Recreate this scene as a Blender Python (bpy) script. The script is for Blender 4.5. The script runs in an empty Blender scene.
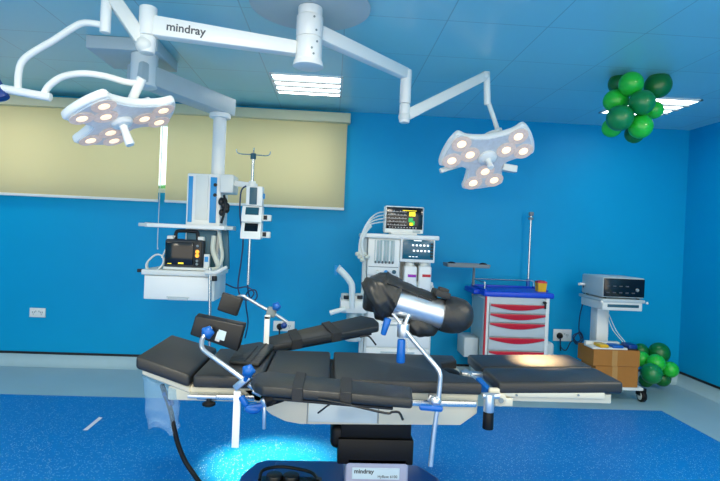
import bpy, bmesh, math, random
from mathutils import Vector, Matrix, noise
random.seed(7)
S = bpy.context.scene
COL = S.collection
V = Vector
R = math.radians

# ------------------------------------------------------------------ camera
F_PX, CX, CY = 520.0, 360.0, 240.5
YAW, PITCH, ROLL, CAM_H = R(3.05), R(-0.545), R(2.43), 1.45
FW = V((math.sin(YAW)*math.cos(PITCH), math.cos(YAW)*math.cos(PITCH), math.sin(PITCH)))
_r0 = V((math.cos(YAW), -math.sin(YAW), 0)); _u0 = _r0.cross(FW)
RT = _r0*math.cos(ROLL) + _u0*math.sin(ROLL)
UP = -_r0*math.sin(ROLL) + _u0*math.cos(ROLL)
EYE = V((0, 0, CAM_H))
cd = bpy.data.cameras.new('camera'); cam = bpy.data.objects.new('camera', cd); COL.objects.link(cam)
cd.sensor_width = 36; cd.lens = F_PX/720*36; cd.clip_start = .05
m = Matrix((RT, UP, -FW)).transposed().to_4x4(); m.translation = EYE
cam.matrix_world = m
S.camera = cam
def _ray(px, py): return FW + RT*((px-CX)/F_PX) + UP*((CY-py)/F_PX)
def P(px, py, y):           # the point of the photo at depth y
    d = _ray(px, py); return EYE + d*(y/d.y)
def G(px, py, z):           # the point of the photo at height z
    d = _ray(px, py); return EYE + d*((z-CAM_H)/d.z)

# ------------------------------------------------------------------ materials
def lin(h):
    h = h.lstrip('#'); c = [int(h[i:i+2], 16)/255 for i in (0, 2, 4)]
    return tuple((x/12.92 if x <= .04045 else ((x+.055)/1.055)**2.4) for x in c)+(1,)
def mat(name, col, rough=.5, metal=0, spec=.5, noise_amt=.04, scale=12, bump=0, bump_scale=60, emit=None, estr=0, trans=0, coat=0, alpha=1):
    mt = bpy.data.materials.new(name); mt.use_nodes = True
    nt = mt.node_tree; b = nt.nodes['Principled BSDF']
    c = lin(col)
    b.inputs['Roughness'].default_value = rough; b.inputs['Metallic'].default_value = metal
    b.inputs['Specular IOR Level'].default_value = spec
    b.inputs['Transmission Weight'].default_value = trans
    b.inputs['Coat Weight'].default_value = coat
    b.inputs['Alpha'].default_value = alpha
    tc = nt.nodes.new('ShaderNodeTexCoord')
    if noise_amt:
        n = nt.nodes.new('ShaderNodeTexNoise'); n.inputs['Scale'].default_value = scale; n.inputs['Detail'].default_value = 3
        nt.links.new(tc.outputs['Object'], n.inputs['Vector'])
        mx = nt.nodes.new('ShaderNodeMix'); mx.data_type = 'RGBA'
        mx.inputs[6].default_value = tuple(x*(1-noise_amt) for x in c[:3])+(1,)
        mx.inputs[7].default_value = tuple(min(1, x*(1+noise_amt)) for x in c[:3])+(1,)
        nt.links.new(n.outputs['Fac'], mx.inputs[0]); nt.links.new(mx.outputs[2], b.inputs['Base Color'])
    else:
        b.inputs['Base Color'].default_value = c
    if bump:
        n2 = nt.nodes.new('ShaderNodeTexNoise'); n2.inputs['Scale'].default_value = bump_scale; n2.inputs['Detail'].default_value = 4
        nt.links.new(tc.outputs['Object'], n2.inputs['Vector'])
        bp = nt.nodes.new('ShaderNodeBump'); bp.inputs['Strength'].default_value = bump; bp.inputs['Distance'].default_value = .01
        nt.links.new(n2.outputs['Fac'], bp.inputs['Height']); nt.links.new(bp.outputs['Normal'], b.inputs['Normal'])
    if emit:
        b.inputs['Emission Color'].default_value = lin(emit); b.inputs['Emission Strength'].default_value = estr
    return mt
M = {}
M['wall'] = mat('blue gloss wall paint', '#00a0d6', .45, spec=.2, scale=2, noise_amt=.03, bump=.03, bump_scale=14)
M['cove'] = mat('pale grey vinyl cove', '#a8c6d0', .45)
M['trim'] = mat('black trim', '#10141a', .5)
M['white'] = mat('white enamel', '#eef0ee', .35, noise_amt=.015)
M['offwhite'] = mat('off white plastic', '#dfe3e0', .4, noise_amt=.02)
M['palegrey'] = mat('pale grey plastic', '#bcc8cb', .42)
M['midgrey'] = mat('mid grey plastic', '#7d8a90', .45)
M['charcoal'] = mat('charcoal plastic', '#2c3237', .45)
M['lilac'] = mat('grey lilac enamel', '#a3a9c4', .4)
M['label'] = mat('pale label', '#c3d9e6', .45, noise_amt=.01)
M['cream'] = mat('cream metal cover', '#cdc9b8', .4)
M['steel'] = mat('brushed steel', '#c9ced0', .25, metal=1, noise_amt=.06)
M['chrome'] = mat('satin aluminium', '#d6dade', .32, metal=.85, noise_amt=.03)
M['ink'] = mat('dark grey ink', '#4b5058', .6, noise_amt=0)
M['ink_dark'] = mat('black ink', '#15171c', .6, noise_amt=0)
M['black'] = mat('black plastic', '#0d0f12', .42)
M['rubber'] = mat('black rubber', '#060607', .5, spec=.3)
M['leather'] = mat('black vinyl upholstery', '#262728', .42, spec=.5, noise_amt=.1, scale=8, bump=.12, bump_scale=120)
M['drape'] = mat('black wrinkled vinyl', '#252626', .42, noise_amt=.12, scale=6, bump=.5, bump_scale=22)
M['strap'] = mat('dark webbing', '#242425', .6, noise_amt=.12, bump=.3, bump_scale=200)
M['blue'] = mat('bright blue plastic', '#0a60b8', .35)
M['bluetop'] = mat('blue moulded top', '#0d49d0', .4)
M['navy'] = mat('navy blue enamel', '#0c3a86', .3)
M['cyan'] = mat('cyan blue panel', '#1c94d6', .4)
M['teal'] = mat('dark teal panel', '#19566a', .4)
M['red'] = mat('red plastic', '#c8102a', .38)
M['yellow'] = mat('yellow plastic', '#e8b416', .4)
M['purple'] = mat('purple band', '#a11db0', .4)
M['card'] = mat('brown cardboard', '#a9702f', .8, noise_amt=.08, scale=20)
M['tape'] = mat('tan packing tape', '#b98a4c', .35)
M['screen'] = mat('dark glass screen', '#0a0c14', .12, noise_amt=0)
M['screenblue'] = mat('blue lit screen', '#0d4a60', .2, noise_amt=0, emit='#0d5a74', estr=.35)
M['glyph'] = mat('lit white characters', '#ffffff', .5, noise_amt=0, emit='#dfeaf2', estr=1.0)
M['glyph_y'] = mat('lit yellow characters', '#ffe040', .5, noise_amt=0, emit='#f0d800', estr=.9)
M['glyph_g'] = mat('lit green characters', '#40c060', .5, noise_amt=0, emit='#22a050', estr=.7)
M['glyph_grey'] = mat('lit grey traces', '#aaaaaa', .5, noise_amt=0, emit='#9a9a9a', estr=.6)
M['amber'] = mat('amber lit button', '#ffb040', .5, noise_amt=0, emit='#ff9a20', estr=1.2)
M['cordblue'] = mat('dark blue cable', '#14365e', .5)
M['tube_white'] = mat('milky tubing', '#dfe6e4', .35)
M['hose'] = mat('corrugated hose', '#cfd2c4', .5)
M['tubes'] = mat('flow tube glass', '#9fb8bd', .15)
M['bl'] = mat('bright green balloon rubber', '#22c23a', .35, noise_amt=.02, trans=0, coat=.15)
M['bm'] = mat('mid green balloon rubber', '#0d8446', .35, noise_amt=.02, coat=.15)
M['bd'] = mat('dark green balloon rubber', '#0a7030', .35, noise_amt=.02, coat=.15)
M['paper'] = mat('white paper', '#e6e3ea', .7)
M['leaf'] = mat('hedge leaves', '#3f8f3a', .7, noise_amt=.4, scale=30)
M['tube_lit'] = mat('lit tube', '#ffffff', .4, noise_amt=0, emit='#fffaf0', estr=7)
M['led'] = mat('lit warm lens', '#fff2dc', .3, noise_amt=0, emit='#ffd29c', estr=1.2)
M['led_ring'] = mat('glowing reflector ring', '#b9bcc0', .25, noise_amt=.35, scale=60, emit='#ffcf9a', estr=.30)
M['lens'] = mat('frosted lens plate', '#a9c0d0', .18, noise_amt=.22, scale=38, emit='#ffe9cf', estr=.16, coat=.4)

# floor: blue speckled vinyl
def speckle():
    mt = mat('blue speckled vinyl', '#0a5fc4', .42, spec=.22, noise_amt=0)
    nt = mt.node_tree; b = nt.nodes['Principled BSDF']; tc = [n for n in nt.nodes if n.type == 'TEX_COORD'][0]
    vo = nt.nodes.new('ShaderNodeTexVoronoi'); vo.inputs['Scale'].default_value = 95; vo.inputs['Randomness'].default_value = 1
    no = nt.nodes.new('ShaderNodeTexNoise'); no.inputs['Scale'].default_value = 40; no.inputs['Detail'].default_value = 5
    for n in (vo, no): nt.links.new(tc.outputs['Object'], n.inputs['Vector'])
    lt = nt.nodes.new('ShaderNodeMath'); lt.operation = 'LESS_THAN'; lt.inputs[1].default_value = .25
    nt.links.new(vo.outputs['Distance'], lt.inputs[0])
    sp = nt.nodes.new('ShaderNodeSeparateColor'); nt.links.new(vo.outputs['Color'], sp.inputs[0])
    gt = nt.nodes.new('ShaderNodeMath'); gt.operation = 'GREATER_THAN'; gt.inputs[1].default_value = .55
    nt.links.new(sp.outputs[0], gt.inputs[0])
    mu = nt.nodes.new('ShaderNodeMath'); mu.operation = 'MULTIPLY'; nt.links.new(lt.outputs[0], mu.inputs[0]); nt.links.new(gt.outputs[0], mu.inputs[1])
    m1 = nt.nodes.new('ShaderNodeMix'); m1.data_type = 'RGBA'; m1.inputs[6].default_value = lin('#0070be'); m1.inputs[7].default_value = lin('#0484d0')
    nt.links.new(no.outputs['Fac'], m1.inputs[0])
    m2 = nt.nodes.new('ShaderNodeMix'); m2.data_type = 'RGBA'; m2.inputs[7].default_value = lin('#a4d0ec')
    nt.links.new(mu.outputs[0], m2.inputs[0]); nt.links.new(m1.outputs[2], m2.inputs[6]); nt.links.new(m2.outputs[2], b.inputs['Base Color'])
    return mt
M['floor_blue'] = speckle()
M['floor_grey'] = mat('pale grey border vinyl', '#98bac6', .40, noise_amt=.05, scale=4)
# ceiling: metal tiles with fine seams
def tiles():
    mt = mat('ceiling tiles', '#a9c6da', .30, spec=.9, noise_amt=0)
    nt = mt.node_tree; b = nt.nodes['Principled BSDF']; tc = [n for n in nt.nodes if n.type == 'TEX_COORD'][0]
    mp = nt.nodes.new('ShaderNodeMapping'); mp.inputs['Location'].default_value = (.58, .57, 0)
    nt.links.new(tc.outputs['Object'], mp.inputs['Vector'])
    br = nt.nodes.new('ShaderNodeTexBrick'); br.offset = 0; br.squash = 1
    br.inputs['Scale'].default_value = 1; br.inputs['Mortar Size'].default_value = .0035
    br.inputs['Brick Width'].default_value = .6; br.inputs['Row Height'].default_value = .6
    br.inputs['Color1'].default_value = lin('#98dde9'); br.inputs['Color2'].default_value = lin('#93d9e6'); br.inputs['Mortar'].default_value = lin('#7bb8c5')
    nt.links.new(mp.outputs['Vector'], br.inputs['Vector']); nt.links.new(br.outputs['Color'], b.inputs['Base Color'])
    return mt
M['ceiling'] = tiles()
def fabric():
    mt = mat('cream blind fabric', '#e2d3a4', .8, noise_amt=.03, scale=300)
    nt = mt.node_tree; b = nt.nodes['Principled BSDF']; out = nt.nodes['Material Output']
    tr = nt.nodes.new('ShaderNodeBsdfTranslucent'); tr.inputs['Color'].default_value = lin('#e6d2a0')
    mx = nt.nodes.new('ShaderNodeMixShader'); mx.inputs[0].default_value = .34
    nt.links.new(b.outputs[0], mx.inputs[1]); nt.links.new(tr.outputs[0], mx.inputs[2]); nt.links.new(mx.outputs[0], out.inputs['Surface'])
    return mt
M['fabric'] = fabric()
M['blind_metal'] = mat('cream blind cassette', '#d2cfae', .5)
def glass(name, col, mixf):
    mt = bpy.data.materials.new(name); mt.use_nodes = True; nt = mt.node_tree; nt.nodes.clear()
    out = nt.nodes.new('ShaderNodeOutputMaterial'); t = nt.nodes.new('ShaderNodeBsdfTransparent'); g = nt.nodes.new('ShaderNodeBsdfPrincipled')
    g.inputs['Base Color'].default_value = lin(col); g.inputs['Roughness'].default_value = .12
    t.inputs['Color'].default_value = (.84, .94, .99, 1)
    nz = nt.nodes.new('ShaderNodeTexNoise'); nz.inputs['Scale'].default_value = 16; nz.inputs['Detail'].default_value = 4
    tc = nt.nodes.new('ShaderNodeTexCoord'); nt.links.new(tc.outputs['Object'], nz.inputs['Vector'])
    bp = nt.nodes.new('ShaderNodeBump'); bp.inputs['Strength'].default_value = .5; bp.inputs['Distance'].default_value = .02
    nt.links.new(nz.outputs['Fac'], bp.inputs['Height']); nt.links.new(bp.outputs['Normal'], g.inputs['Normal'])
    mx = nt.nodes.new('ShaderNodeMixShader'); mx.inputs[0].default_value = mixf
    nt.links.new(t.outputs[0], mx.inputs[1]); nt.links.new(g.outputs[0], mx.inputs[2]); nt.links.new(mx.outputs[0], out.inputs['Surface'])
    return mt
M['film'] = glass('clear plastic film', '#a8cdea', .22)
M['pane'] = glass('window glass', '#dfeef2', .08)

# ------------------------------------------------------------------ mesh helpers
def catmull(pts, sub):
    pts = [V(p) for p in pts]
    if len(pts) < 3 or sub < 2: return pts
    out = []
    for i in range(len(pts)-1):
        p0 = pts[max(i-1, 0)]; p1 = pts[i]; p2 = pts[i+1]; p3 = pts[min(i+2, len(pts)-1)]
        for k in range(sub):
            t = k/sub; t2 = t*t; t3 = t2*t
            out.append(.5*((2*p1)+(p2-p0)*t+(2*p0-5*p1+4*p2-p3)*t2+(3*p1-p0-3*p2+p3)*t3))
    out.append(pts[-1]); return out
def frame(z, x=None):
    z = V(z).normalized()
    x = V(x) if x is not None else (V((1, 0, 0)) if abs(z.x) < .9 else V((0, 1, 0)))
    y = z.cross(x).normalized(); x = y.cross(z).normalized()
    return Matrix((x, y, z)).transposed()
class MB:
    def __init__(s): s.bm = bmesh.new()
    def add(s, t, mx=None):
        if mx is not None: bmesh.ops.transform(t, matrix=mx, verts=t.verts)
        bmesh.ops.recalc_face_normals(t, faces=t.faces)
        me = bpy.data.meshes.new('tmp'); t.to_mesh(me); t.free(); s.bm.from_mesh(me); bpy.data.meshes.remove(me); return s
    def box(s, c, d, rot=None, bev=0, seg=2):
        t = bmesh.new(); bmesh.ops.create_cube(t, size=1); bmesh.ops.scale(t, vec=V(d), verts=t.verts)
        if bev: bmesh.ops.bevel(t, geom=t.edges[:], offset=min(bev, min(d)*.48), segments=seg, affect='EDGES', profile=.5)
        mx = Matrix.Translation(V(c)) @ (rot.to_4x4() if rot is not None else Matrix.Identity(4))
        return s.add(t, mx)
    def span(s, a, b, bev=0, seg=2):          # box between two corners
        a, b = V(a), V(b); return s.box((a+b)/2, [max(1e-4, abs(x)) for x in (b-a)], None, bev, seg)
    def beam(s, p, q, w, h, up=(0, 0, 1), bev=0, w2=None, h2=None):   # rectangular bar from p to q
        p, q = V(p), V(q); d = (q-p); up = V(up); side = d.cross(up).normalized(); u = side.cross(d).normalized()
        w2 = w2 or w; h2 = h2 or h
        t = bmesh.new(); vs = []
        for (o, a, b) in ((p, w, h), (q, w2, h2)):
            for (i, j) in ((-1, -1), (1, -1), (1, 1), (-1, 1)): vs.append(t.verts.new(o+side*i*a/2+u*j*b/2))
        for f in ((0, 1, 2, 3), (4, 5, 6, 7), (0, 1, 5, 4), (1, 2, 6, 5), (2, 3, 7, 6), (3, 0, 4, 7)): t.faces.new([vs[i] for i in f])
        bmesh.ops.recalc_face_normals(t, faces=t.faces)
        if bev: bmesh.ops.bevel(t, geom=t.edges[:], offset=bev, segments=2, affect='EDGES', profile=.5)
        return s.add(t)
    def hexa(s, top, th, bev=.01, seg=3, down=(0, 0, -1)):   # slab below a quad of four corners
        n = len(top); t = bmesh.new(); a = [t.verts.new(V(p)) for p in top]; b = [t.verts.new(V(p)+V(down)*th) for p in top]
        t.faces.new(a); t.faces.new(b[::-1])
        for i in range(n): t.faces.new((a[i], b[i], b[(i+1) % n], a[(i+1) % n]))
        bmesh.ops.recalc_face_normals(t, faces=t.faces)
        if bev: bmesh.ops.bevel(t, geom=t.edges[:], offset=bev, segments=seg, affect='EDGES', profile=.5)
        return s.add(t)
    def prism(s, pts, mx, th, bev=0, seg=2):  # 2-D outline in the xy plane of mx, thickness along its z
        t = bmesh.new(); n = len(pts)
        a = [t.verts.new((p[0], p[1], 0)) for p in pts]; b = [t.verts.new((p[0], p[1], th)) for p in pts]
        fa = t.faces.new(a); fb = t.faces.new(b)
        for i in range(n): t.faces.new((a[i], a[(i+1) % n], b[(i+1) % n], b[i]))
        bmesh.ops.recalc_face_normals(t, faces=t.faces)
        if bev: bmesh.ops.bevel(t, geom=list(set(list(fa.edges)+list(fb.edges))), offset=bev, segments=seg, affect='EDGES', profile=.5)
        return s.add(t, mx)
    def cyl(s, p, q, r, r2=None, n=24, bev=0):
        p, q = V(p), V(q); L = (q-p).length; r2 = r if r2 is None else r2
        prof = [(0, 0), (r, 0), (r2, L), (0, L)]
        if bev: prof = [(0, 0), (r-bev, 0), (r-bev*.3, bev*.3), (r, bev), (r2, L-bev), (r2-bev*.3, L-bev*.3), (r2-bev, L), (0, L)]
        return s.lathe(prof, p, q-p, n)
    def lathe(s, prof, o, axis, n=24, sx=1, sy=1, x=None):
        fr = frame(axis, x); t = bmesh.new(); rings = []
        for (r, h) in prof:
            if r < 1e-6: rings.append([t.verts.new((0, 0, h))])
            else: rings.append([t.verts.new((r*sx*math.cos(2*math.pi*k/n), r*sy*math.sin(2*math.pi*k/n), h)) for k in range(n)])
        for a, b in zip(rings, rings[1:]):
            for k in range(n):
                k2 = (k+1) % n
                if len(a) == 1 and len(b) == 1: continue
                if len(a) == 1: t.faces.new((a[0], b[k], b[k2]))
                elif len(b) == 1: t.faces.new((a[k], b[0], a[k2]))
                else: t.faces.new((a[k], b[k], b[k2], a[k2]))
        mx = fr.to_4x4(); mx.translation = V(o)
        return s.add(t, mx)
    def tube(s, pts, r, n=10, sub=6, r2=None):
        pts = catmull(pts, sub); t = bmesh.new(); rings = []; L = len(pts)
        nrm = None
        for i, p in enumerate(pts):
            d = (pts[min(i+1, L-1)]-pts[max(i-1, 0)]).normalized()
            if nrm is None: nrm = frame(d).col[0].copy()
            nrm = (nrm-d*nrm.dot(d)).normalized(); bi = d.cross(nrm)
            rr = r if r2 is None else r+(r2-r)*i/(L-1)
            rings.append([t.verts.new(p+(nrm*math.cos(2*math.pi*k/n)+bi*math.sin(2*math.pi*k/n))*rr) for k in range(n)])
        for a, b in zip(rings, rings[1:]):
            for k in range(n): t.faces.new((a[k], a[(k+1) % n], b[(k+1) % n], b[k]))
        t.faces.new(rings[0][::-1]); t.faces.new(rings[-1])
        return s.add(t)
    def ball(s, c, r, sc=(1, 1, 1), seg=24, rings=16):
        t = bmesh.new(); bmesh.ops.create_uvsphere(t, u_segments=seg, v_segments=rings, radius=r)
        return s.add(t, Matrix.Translation(V(c)) @ Matrix.Diagonal((*sc, 1)))
    def quad(s, pts):
        s.bm.faces.new([s.bm.verts.new(V(p)) for p in pts]); return s
    def build(s, name, mt, parent=None, loc=None, angle=35, mats=None):
        org = V((0, 0, 0)); p = parent
        while p is not None: org += V(p.location); p = p.parent
        loc = V(loc) if loc is not None else V((0, 0, 0))
        bmesh.ops.translate(s.bm, vec=-(org+loc), verts=s.bm.verts)
        me = bpy.data.meshes.new(name); s.bm.to_mesh(me); s.bm.free()
        for q in (mats or [mt]): me.materials.append(q)
        me.polygons.foreach_set('use_smooth', [True]*len(me.polygons)); me.set_sharp_from_angle(angle=R(angle))
        o = bpy.data.objects.new(name, me); COL.objects.link(o); o.location = loc
        if parent is not None: o.parent = parent
        return o
def tag(o, label, cat, group=None, kind=None):
    o['label'] = label; o['category'] = cat
    if group: o['group'] = group
    if kind: o['kind'] = kind
    return o
def thing(name, label, cat, loc, group=None):
    o = bpy.data.objects.new(name, None); COL.objects.link(o); o.location = V(loc); o.empty_display_size = .1
    return tag(o, label, cat, group)
def copy_tree(o, parent=None):
    c = o.copy(); COL.objects.link(c)
    if parent is not None: c.parent = parent
    for ch in list(o.children): copy_tree(ch, c)
    return c
def struct(o): o['kind'] = 'structure'; return o
def lettering(name, txt, size, mx, mt, parent, bold=0.0, align='LEFT'):
    cu = bpy.data.curves.new(name, 'FONT'); cu.body = txt; cu.size = size; cu.extrude = .0006; cu.offset = bold; cu.align_x = align
    tmp = bpy.data.objects.new('tmp_text', cu); COL.objects.link(tmp)
    bpy.context.view_layer.update()
    me = bpy.data.meshes.new_from_object(tmp.evaluated_get(bpy.context.evaluated_depsgraph_get()))
    bpy.data.objects.remove(tmp); bpy.data.curves.remove(cu)
    org = V((0, 0, 0)); p = parent
    while p is not None: org += V(p.location); p = p.parent
    me.transform(Matrix.Translation(-org) @ mx); me.materials.clear(); me.materials.append(mt)
    o = bpy.data.objects.new(name, me); COL.objects.link(o); o.parent = parent; return o

# ------------------------------------------------------------------ the room
XL, XR, YF, YB, H = -4.4, 3.785, -1.6, 5.41, 2.73
IX0, IX1, IY0, IY1 = -3.7, 3.0, -1.0, 4.48     # blue field of the floor
b = MB()
gx, gy = [XL, IX0, IX1, XR], [YF, IY0, IY1, YB]
for i in range(3):
    for j in range(3):
        b.quad([(gx[i], gy[j], 0), (gx[i+1], gy[j], 0), (gx[i+1], gy[j+1], 0), (gx[i], gy[j+1], 0)])
bmesh.ops.remove_doubles(b.bm, verts=b.bm.verts, dist=1e-4)
fl = struct(b.build('floor', None, mats=[M['floor_grey'], M['floor_blue']]))
for p in fl.data.polygons:
    if IX0 < p.center.x < IX1 and IY0 < p.center.y < IY1: p.material_index = 1
struct(MB().span((XL, YF, H), (XR, YB, H+.1)).build('ceiling', M['ceiling']))
WX0, WX1, WZ0, WZ1 = -3.55, .02, 1.80, 2.55
b = MB(); T = .22
b.span((XL, YB, 0), (XR, YB+T, WZ0)); b.span((XL, YB, WZ1), (XR, YB+T, H)); b.span((XL, YB, WZ0), (WX0, YB+T, WZ1)); b.span((WX1, YB, WZ0), (XR, YB+T, WZ1))
struct(b.build('wall_back', M['wall']))
struct(MB().span((XR, YF, 0), (XR+.1, YB+T, H)).build('wall_right', M['wall']))
struct(MB().span((XL-.1, YF, 0), (XL, YB+T, H)).build('wall_left', M['wall']))
# coved skirting with a black capping strip
HC, DC = .12, .05
def cove(p, q, inward, n1, n2):
    p, q, w = V(p), V(q), V(inward)
    prof = [(0, HC), (.006, HC), (.008, HC*.7), (.014, HC*.42), (.026, HC*.2), (.042, .012), (.058, .003), (.058, 0), (0, 0)]
    bm = MB(); t = bmesh.new()
    a = [t.verts.new(p+w*x+V((0, 0, z))) for x, z in prof]; c = [t.verts.new(q+w*x+V((0, 0, z))) for x, z in prof]
    for i in range(len(prof)): j = (i+1) % len(prof); t.faces.new((a[i], a[j], c[j], c[i]))
    t.faces.new(a); t.faces.new(c[::-1]); bm.add(t)
    struct(bm.build(n1, M['cove'], angle=60))
    d = (q-p).normalized()
    struct(MB().beam(p+w*.006+V((0, 0, HC+.009)), q+w*.006+V((0, 0, HC+.009)), .012, .022).build(n2, M['trim']))
cove((XL, YB, 0), (XR, YB, 0), (0, -1, 0), 'baseboard_back', 'trim_1')
cove((XR, YF, 0), (XR, YB, 0), (-1, 0, 0), 'baseboard_right', 'trim_2')
# window behind the blinds
b = MB()
for (a, c) in (((WX0, WZ0), (WX1, WZ0+.05)), ((WX0, WZ1-.05), (WX1, WZ1)), ((WX0, WZ0), (WX0+.05, WZ1)), ((WX1-.05, WZ0), (WX1, WZ1)), ((-2.62, WZ0), (-2.56, WZ1)), ((-.9, WZ0), (-.84, WZ1))):
    b.span((a[0], YB+.08, a[1]), (c[0], YB+.14, c[1]))
wf = struct(b.build('window_1', M['white']))
MB().span((WX0+.05, YB+.105, WZ0+.05), (WX1-.05, YB+.113, WZ1-.05)).build('pane', M['pane'], wf)
# hedge outside
b = MB()
for i in range(60):
    x = -3.4+random.random()*2.6; z = random.random()*2.35
    b.ball((x, 9+random.random()*.5, z*1.0), .22+random.random()*.12, (1, 1, .9), 10, 7)
hd = b.build('hedge', M['leaf']); tag(hd, 'green hedge outside, glimpsed in the slit between the two window blinds', 'hedge')
# roller blinds
def blind(x0, x1, label):
    t = thing('roller_blind', label, 'blind', ((x0+x1)/2, 5.34, 1.72), 'cream roller blinds over the long window')
    MB().quad([(x0+.01, 5.332, 1.722), (x1-.03, 5.332, 1.722), (x1-.03, 5.332, 2.62), (x0+.01, 5.332, 2.62)]).build('fabric', M['fabric'], t)
    b = MB(); b.span((x0, 5.27, 2.585), (x1, 5.40, 2.685), .012); b.build('cassette', M['blind_metal'], t)
    MB().span((x0+.008, 5.318, 1.70), (x1-.028, 5.344, 1.727), .006).build('bottom_bar', M['white'], t)
    return t
blind(-4.1, -1.735, 'wide cream roller blind behind the lamp head with the curved tube arms')
bt = blind(-1.735+.028, .135, 'cream roller blind ending beside the bare blue wall, behind the infusion pumps')
b = MB(); b.tube([(-1.735, 5.30, 2.58), (-1.735, 5.29, 2.0), (-1.74, 5.29, 1.3), (-1.735, 5.30, 1.24)], .004, 6); b.build('pull_cord', M['tube_white'], bt)

# ceiling lights
tile_lights = [(-.83+.565, 4.525, 1), (2.80, 4.56, 1)]
proto = None
def ceiling_light(x, y, label):
    t = thing('ceiling_light', label, 'light', (x, y, H-.03), 'recessed ceiling lights')
    b = MB(); s = .30
    for (a, c) in (((-s, -s), (s, -s+.02)), ((-s, s-.02), (s, s)), ((-s, -s), (-s+.02, s)), ((s-.02, -s), (s, s))):
        b.span((x+a[0], y+a[1], H-.012), (x+c[0], y+c[1], H+.0))
    b.build('frame', M['white'], t)
    for k in (-1, 0, 1): MB().span((x-s+.02, y+k*.145-.016, H-.026), (x+s-.02, y+k*.145+.016, H)).build('louvre_bar', M['midgrey'], t)
    for k in range(4):
        yy = y-.2175+k*.145
        MB().span((x-s+.025, yy-.058, H-.010), (x+s-.025, yy+.058, H-.003), .003).build('diffuser', M['tube_lit'], t)
ceiling_light(-.265, 4.52, 'square recessed ceiling light of four lit strips above the cream blind')
ceiling_light(2.80, 4.58, 'square recessed ceiling light half hidden by the green balloons on the ceiling')
def area(name, loc, size, w, col=(1, .88, .68)):
    l = bpy.data.lights.new(name, 'AREA'); l.energy = w; l.size = size; l.color = col
    o = bpy.data.objects.new(name, l); COL.objects.link(o); o.location = loc; return o
for (x, y, e) in ((-3.3, 4.5, 9), (-3.3, 1.5, 26), (-.26, 1.5, 38), (2.8, 1.5, 54), (-.26, -.9, 36), (-3.3, -.9, 28), (2.8, -.9, 46)):
    area('added_ceiling_lamp', (x, y, H-.02), .55, e)  # unseen area lights added to light the room, no fixtures modelled

# ------------------------------------------------------------------ surgical lights
CXm, CYm = -.175, 2.92
t = thing('lamp_mount', 'white round post under a circular ceiling plate, both surgical lights hang from it', 'lamp mount', (CXm, CYm, H))
b = MB(); b.lathe([(0, 0), (.335, 0), (.335, .006), (.322, .02), (.30, .024), (0, .024)], (CXm, CYm, H-.024), (0, 0, 1), 64); b.build('cover_plate', M['palegrey'], t)
b = MB(); b.cyl((CXm, CYm, H-.026), (CXm, CYm, 2.655), .068, bev=.004); b.build('post', M['white'], t)
b = MB(); b.cyl((CXm, CYm, 2.652), (CXm, CYm, 2.535), .074, bev=.003); b.build('upper_hub', M['white'], t)
b = MB(); b.cyl((CXm, CYm, 2.533), (CXm, CYm, 2.405), .074, bev=.003); b.cyl((CXm, CYm, 2.41), (CXm, CYm, 2.375), .08, .086, bev=.004); b.build('lower_hub', M['white'], t)
b = MB()
for (a, z) in ((-1.2, 2.63), (-1.0, 2.56), (-.9, 2.50), (-1.3, 2.46), (-1.15, 2.43)):
    d = V((math.cos(a), math.sin(a), 0)); b.cyl(V((CXm, CYm, z))+d*.072, V((CXm, CYm, z))+d*.077, .006, n=10)
b.build('screw', M['midgrey'], t)

def trefoil(Rr, w0, w1, notch, lobes):
    pts = []; n = len(lobes)
    for i, a in enumerate(lobes):
        pa = lobes[i-1]; gap = ((a-pa) % 360)/2; mid = a-gap
        a = R(a); d = V((math.cos(a), math.sin(a))); p = V((-d.y, d.x))
        n0 = V((math.cos(R(mid)), math.sin(R(mid))))*(w0/math.sin(R(gap))*(1.22 if gap > 60 else 1.0))
        pts += [tuple(n0), tuple(d*Rr*.66-p*(w0*1.0)), tuple(d*Rr*.86-p*w1), tuple(d*Rr*.945-p*w1*.92), tuple(d*Rr*1.0-p*w1*.5), tuple(d*Rr*1.015), tuple(d*Rr*1.0+p*w1*.5), tuple(d*Rr*.945+p*w1*.92), tuple(d*Rr*.86+p*w1), tuple(d*Rr*.66+p*(w0*1.0))]
    # smooth closed outline
    P3 = [V((x, y, 0)) for x, y in pts]; n = len(P3); out = []
    for i in range(n):
        p0, p1, p2, p3 = P3[i-1], P3[i], P3[(i+1) % n], P3[(i+2) % n]
        for k in range(3):
            q = k/3; out.append(.5*((2*p1)+(p2-p0)*q+(2*p0-5*p1+4*p2-p3)*q*q+(3*p1-p0-3*p2+p3)*q**3))
    return [(v.x, v.y) for v in out]
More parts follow.
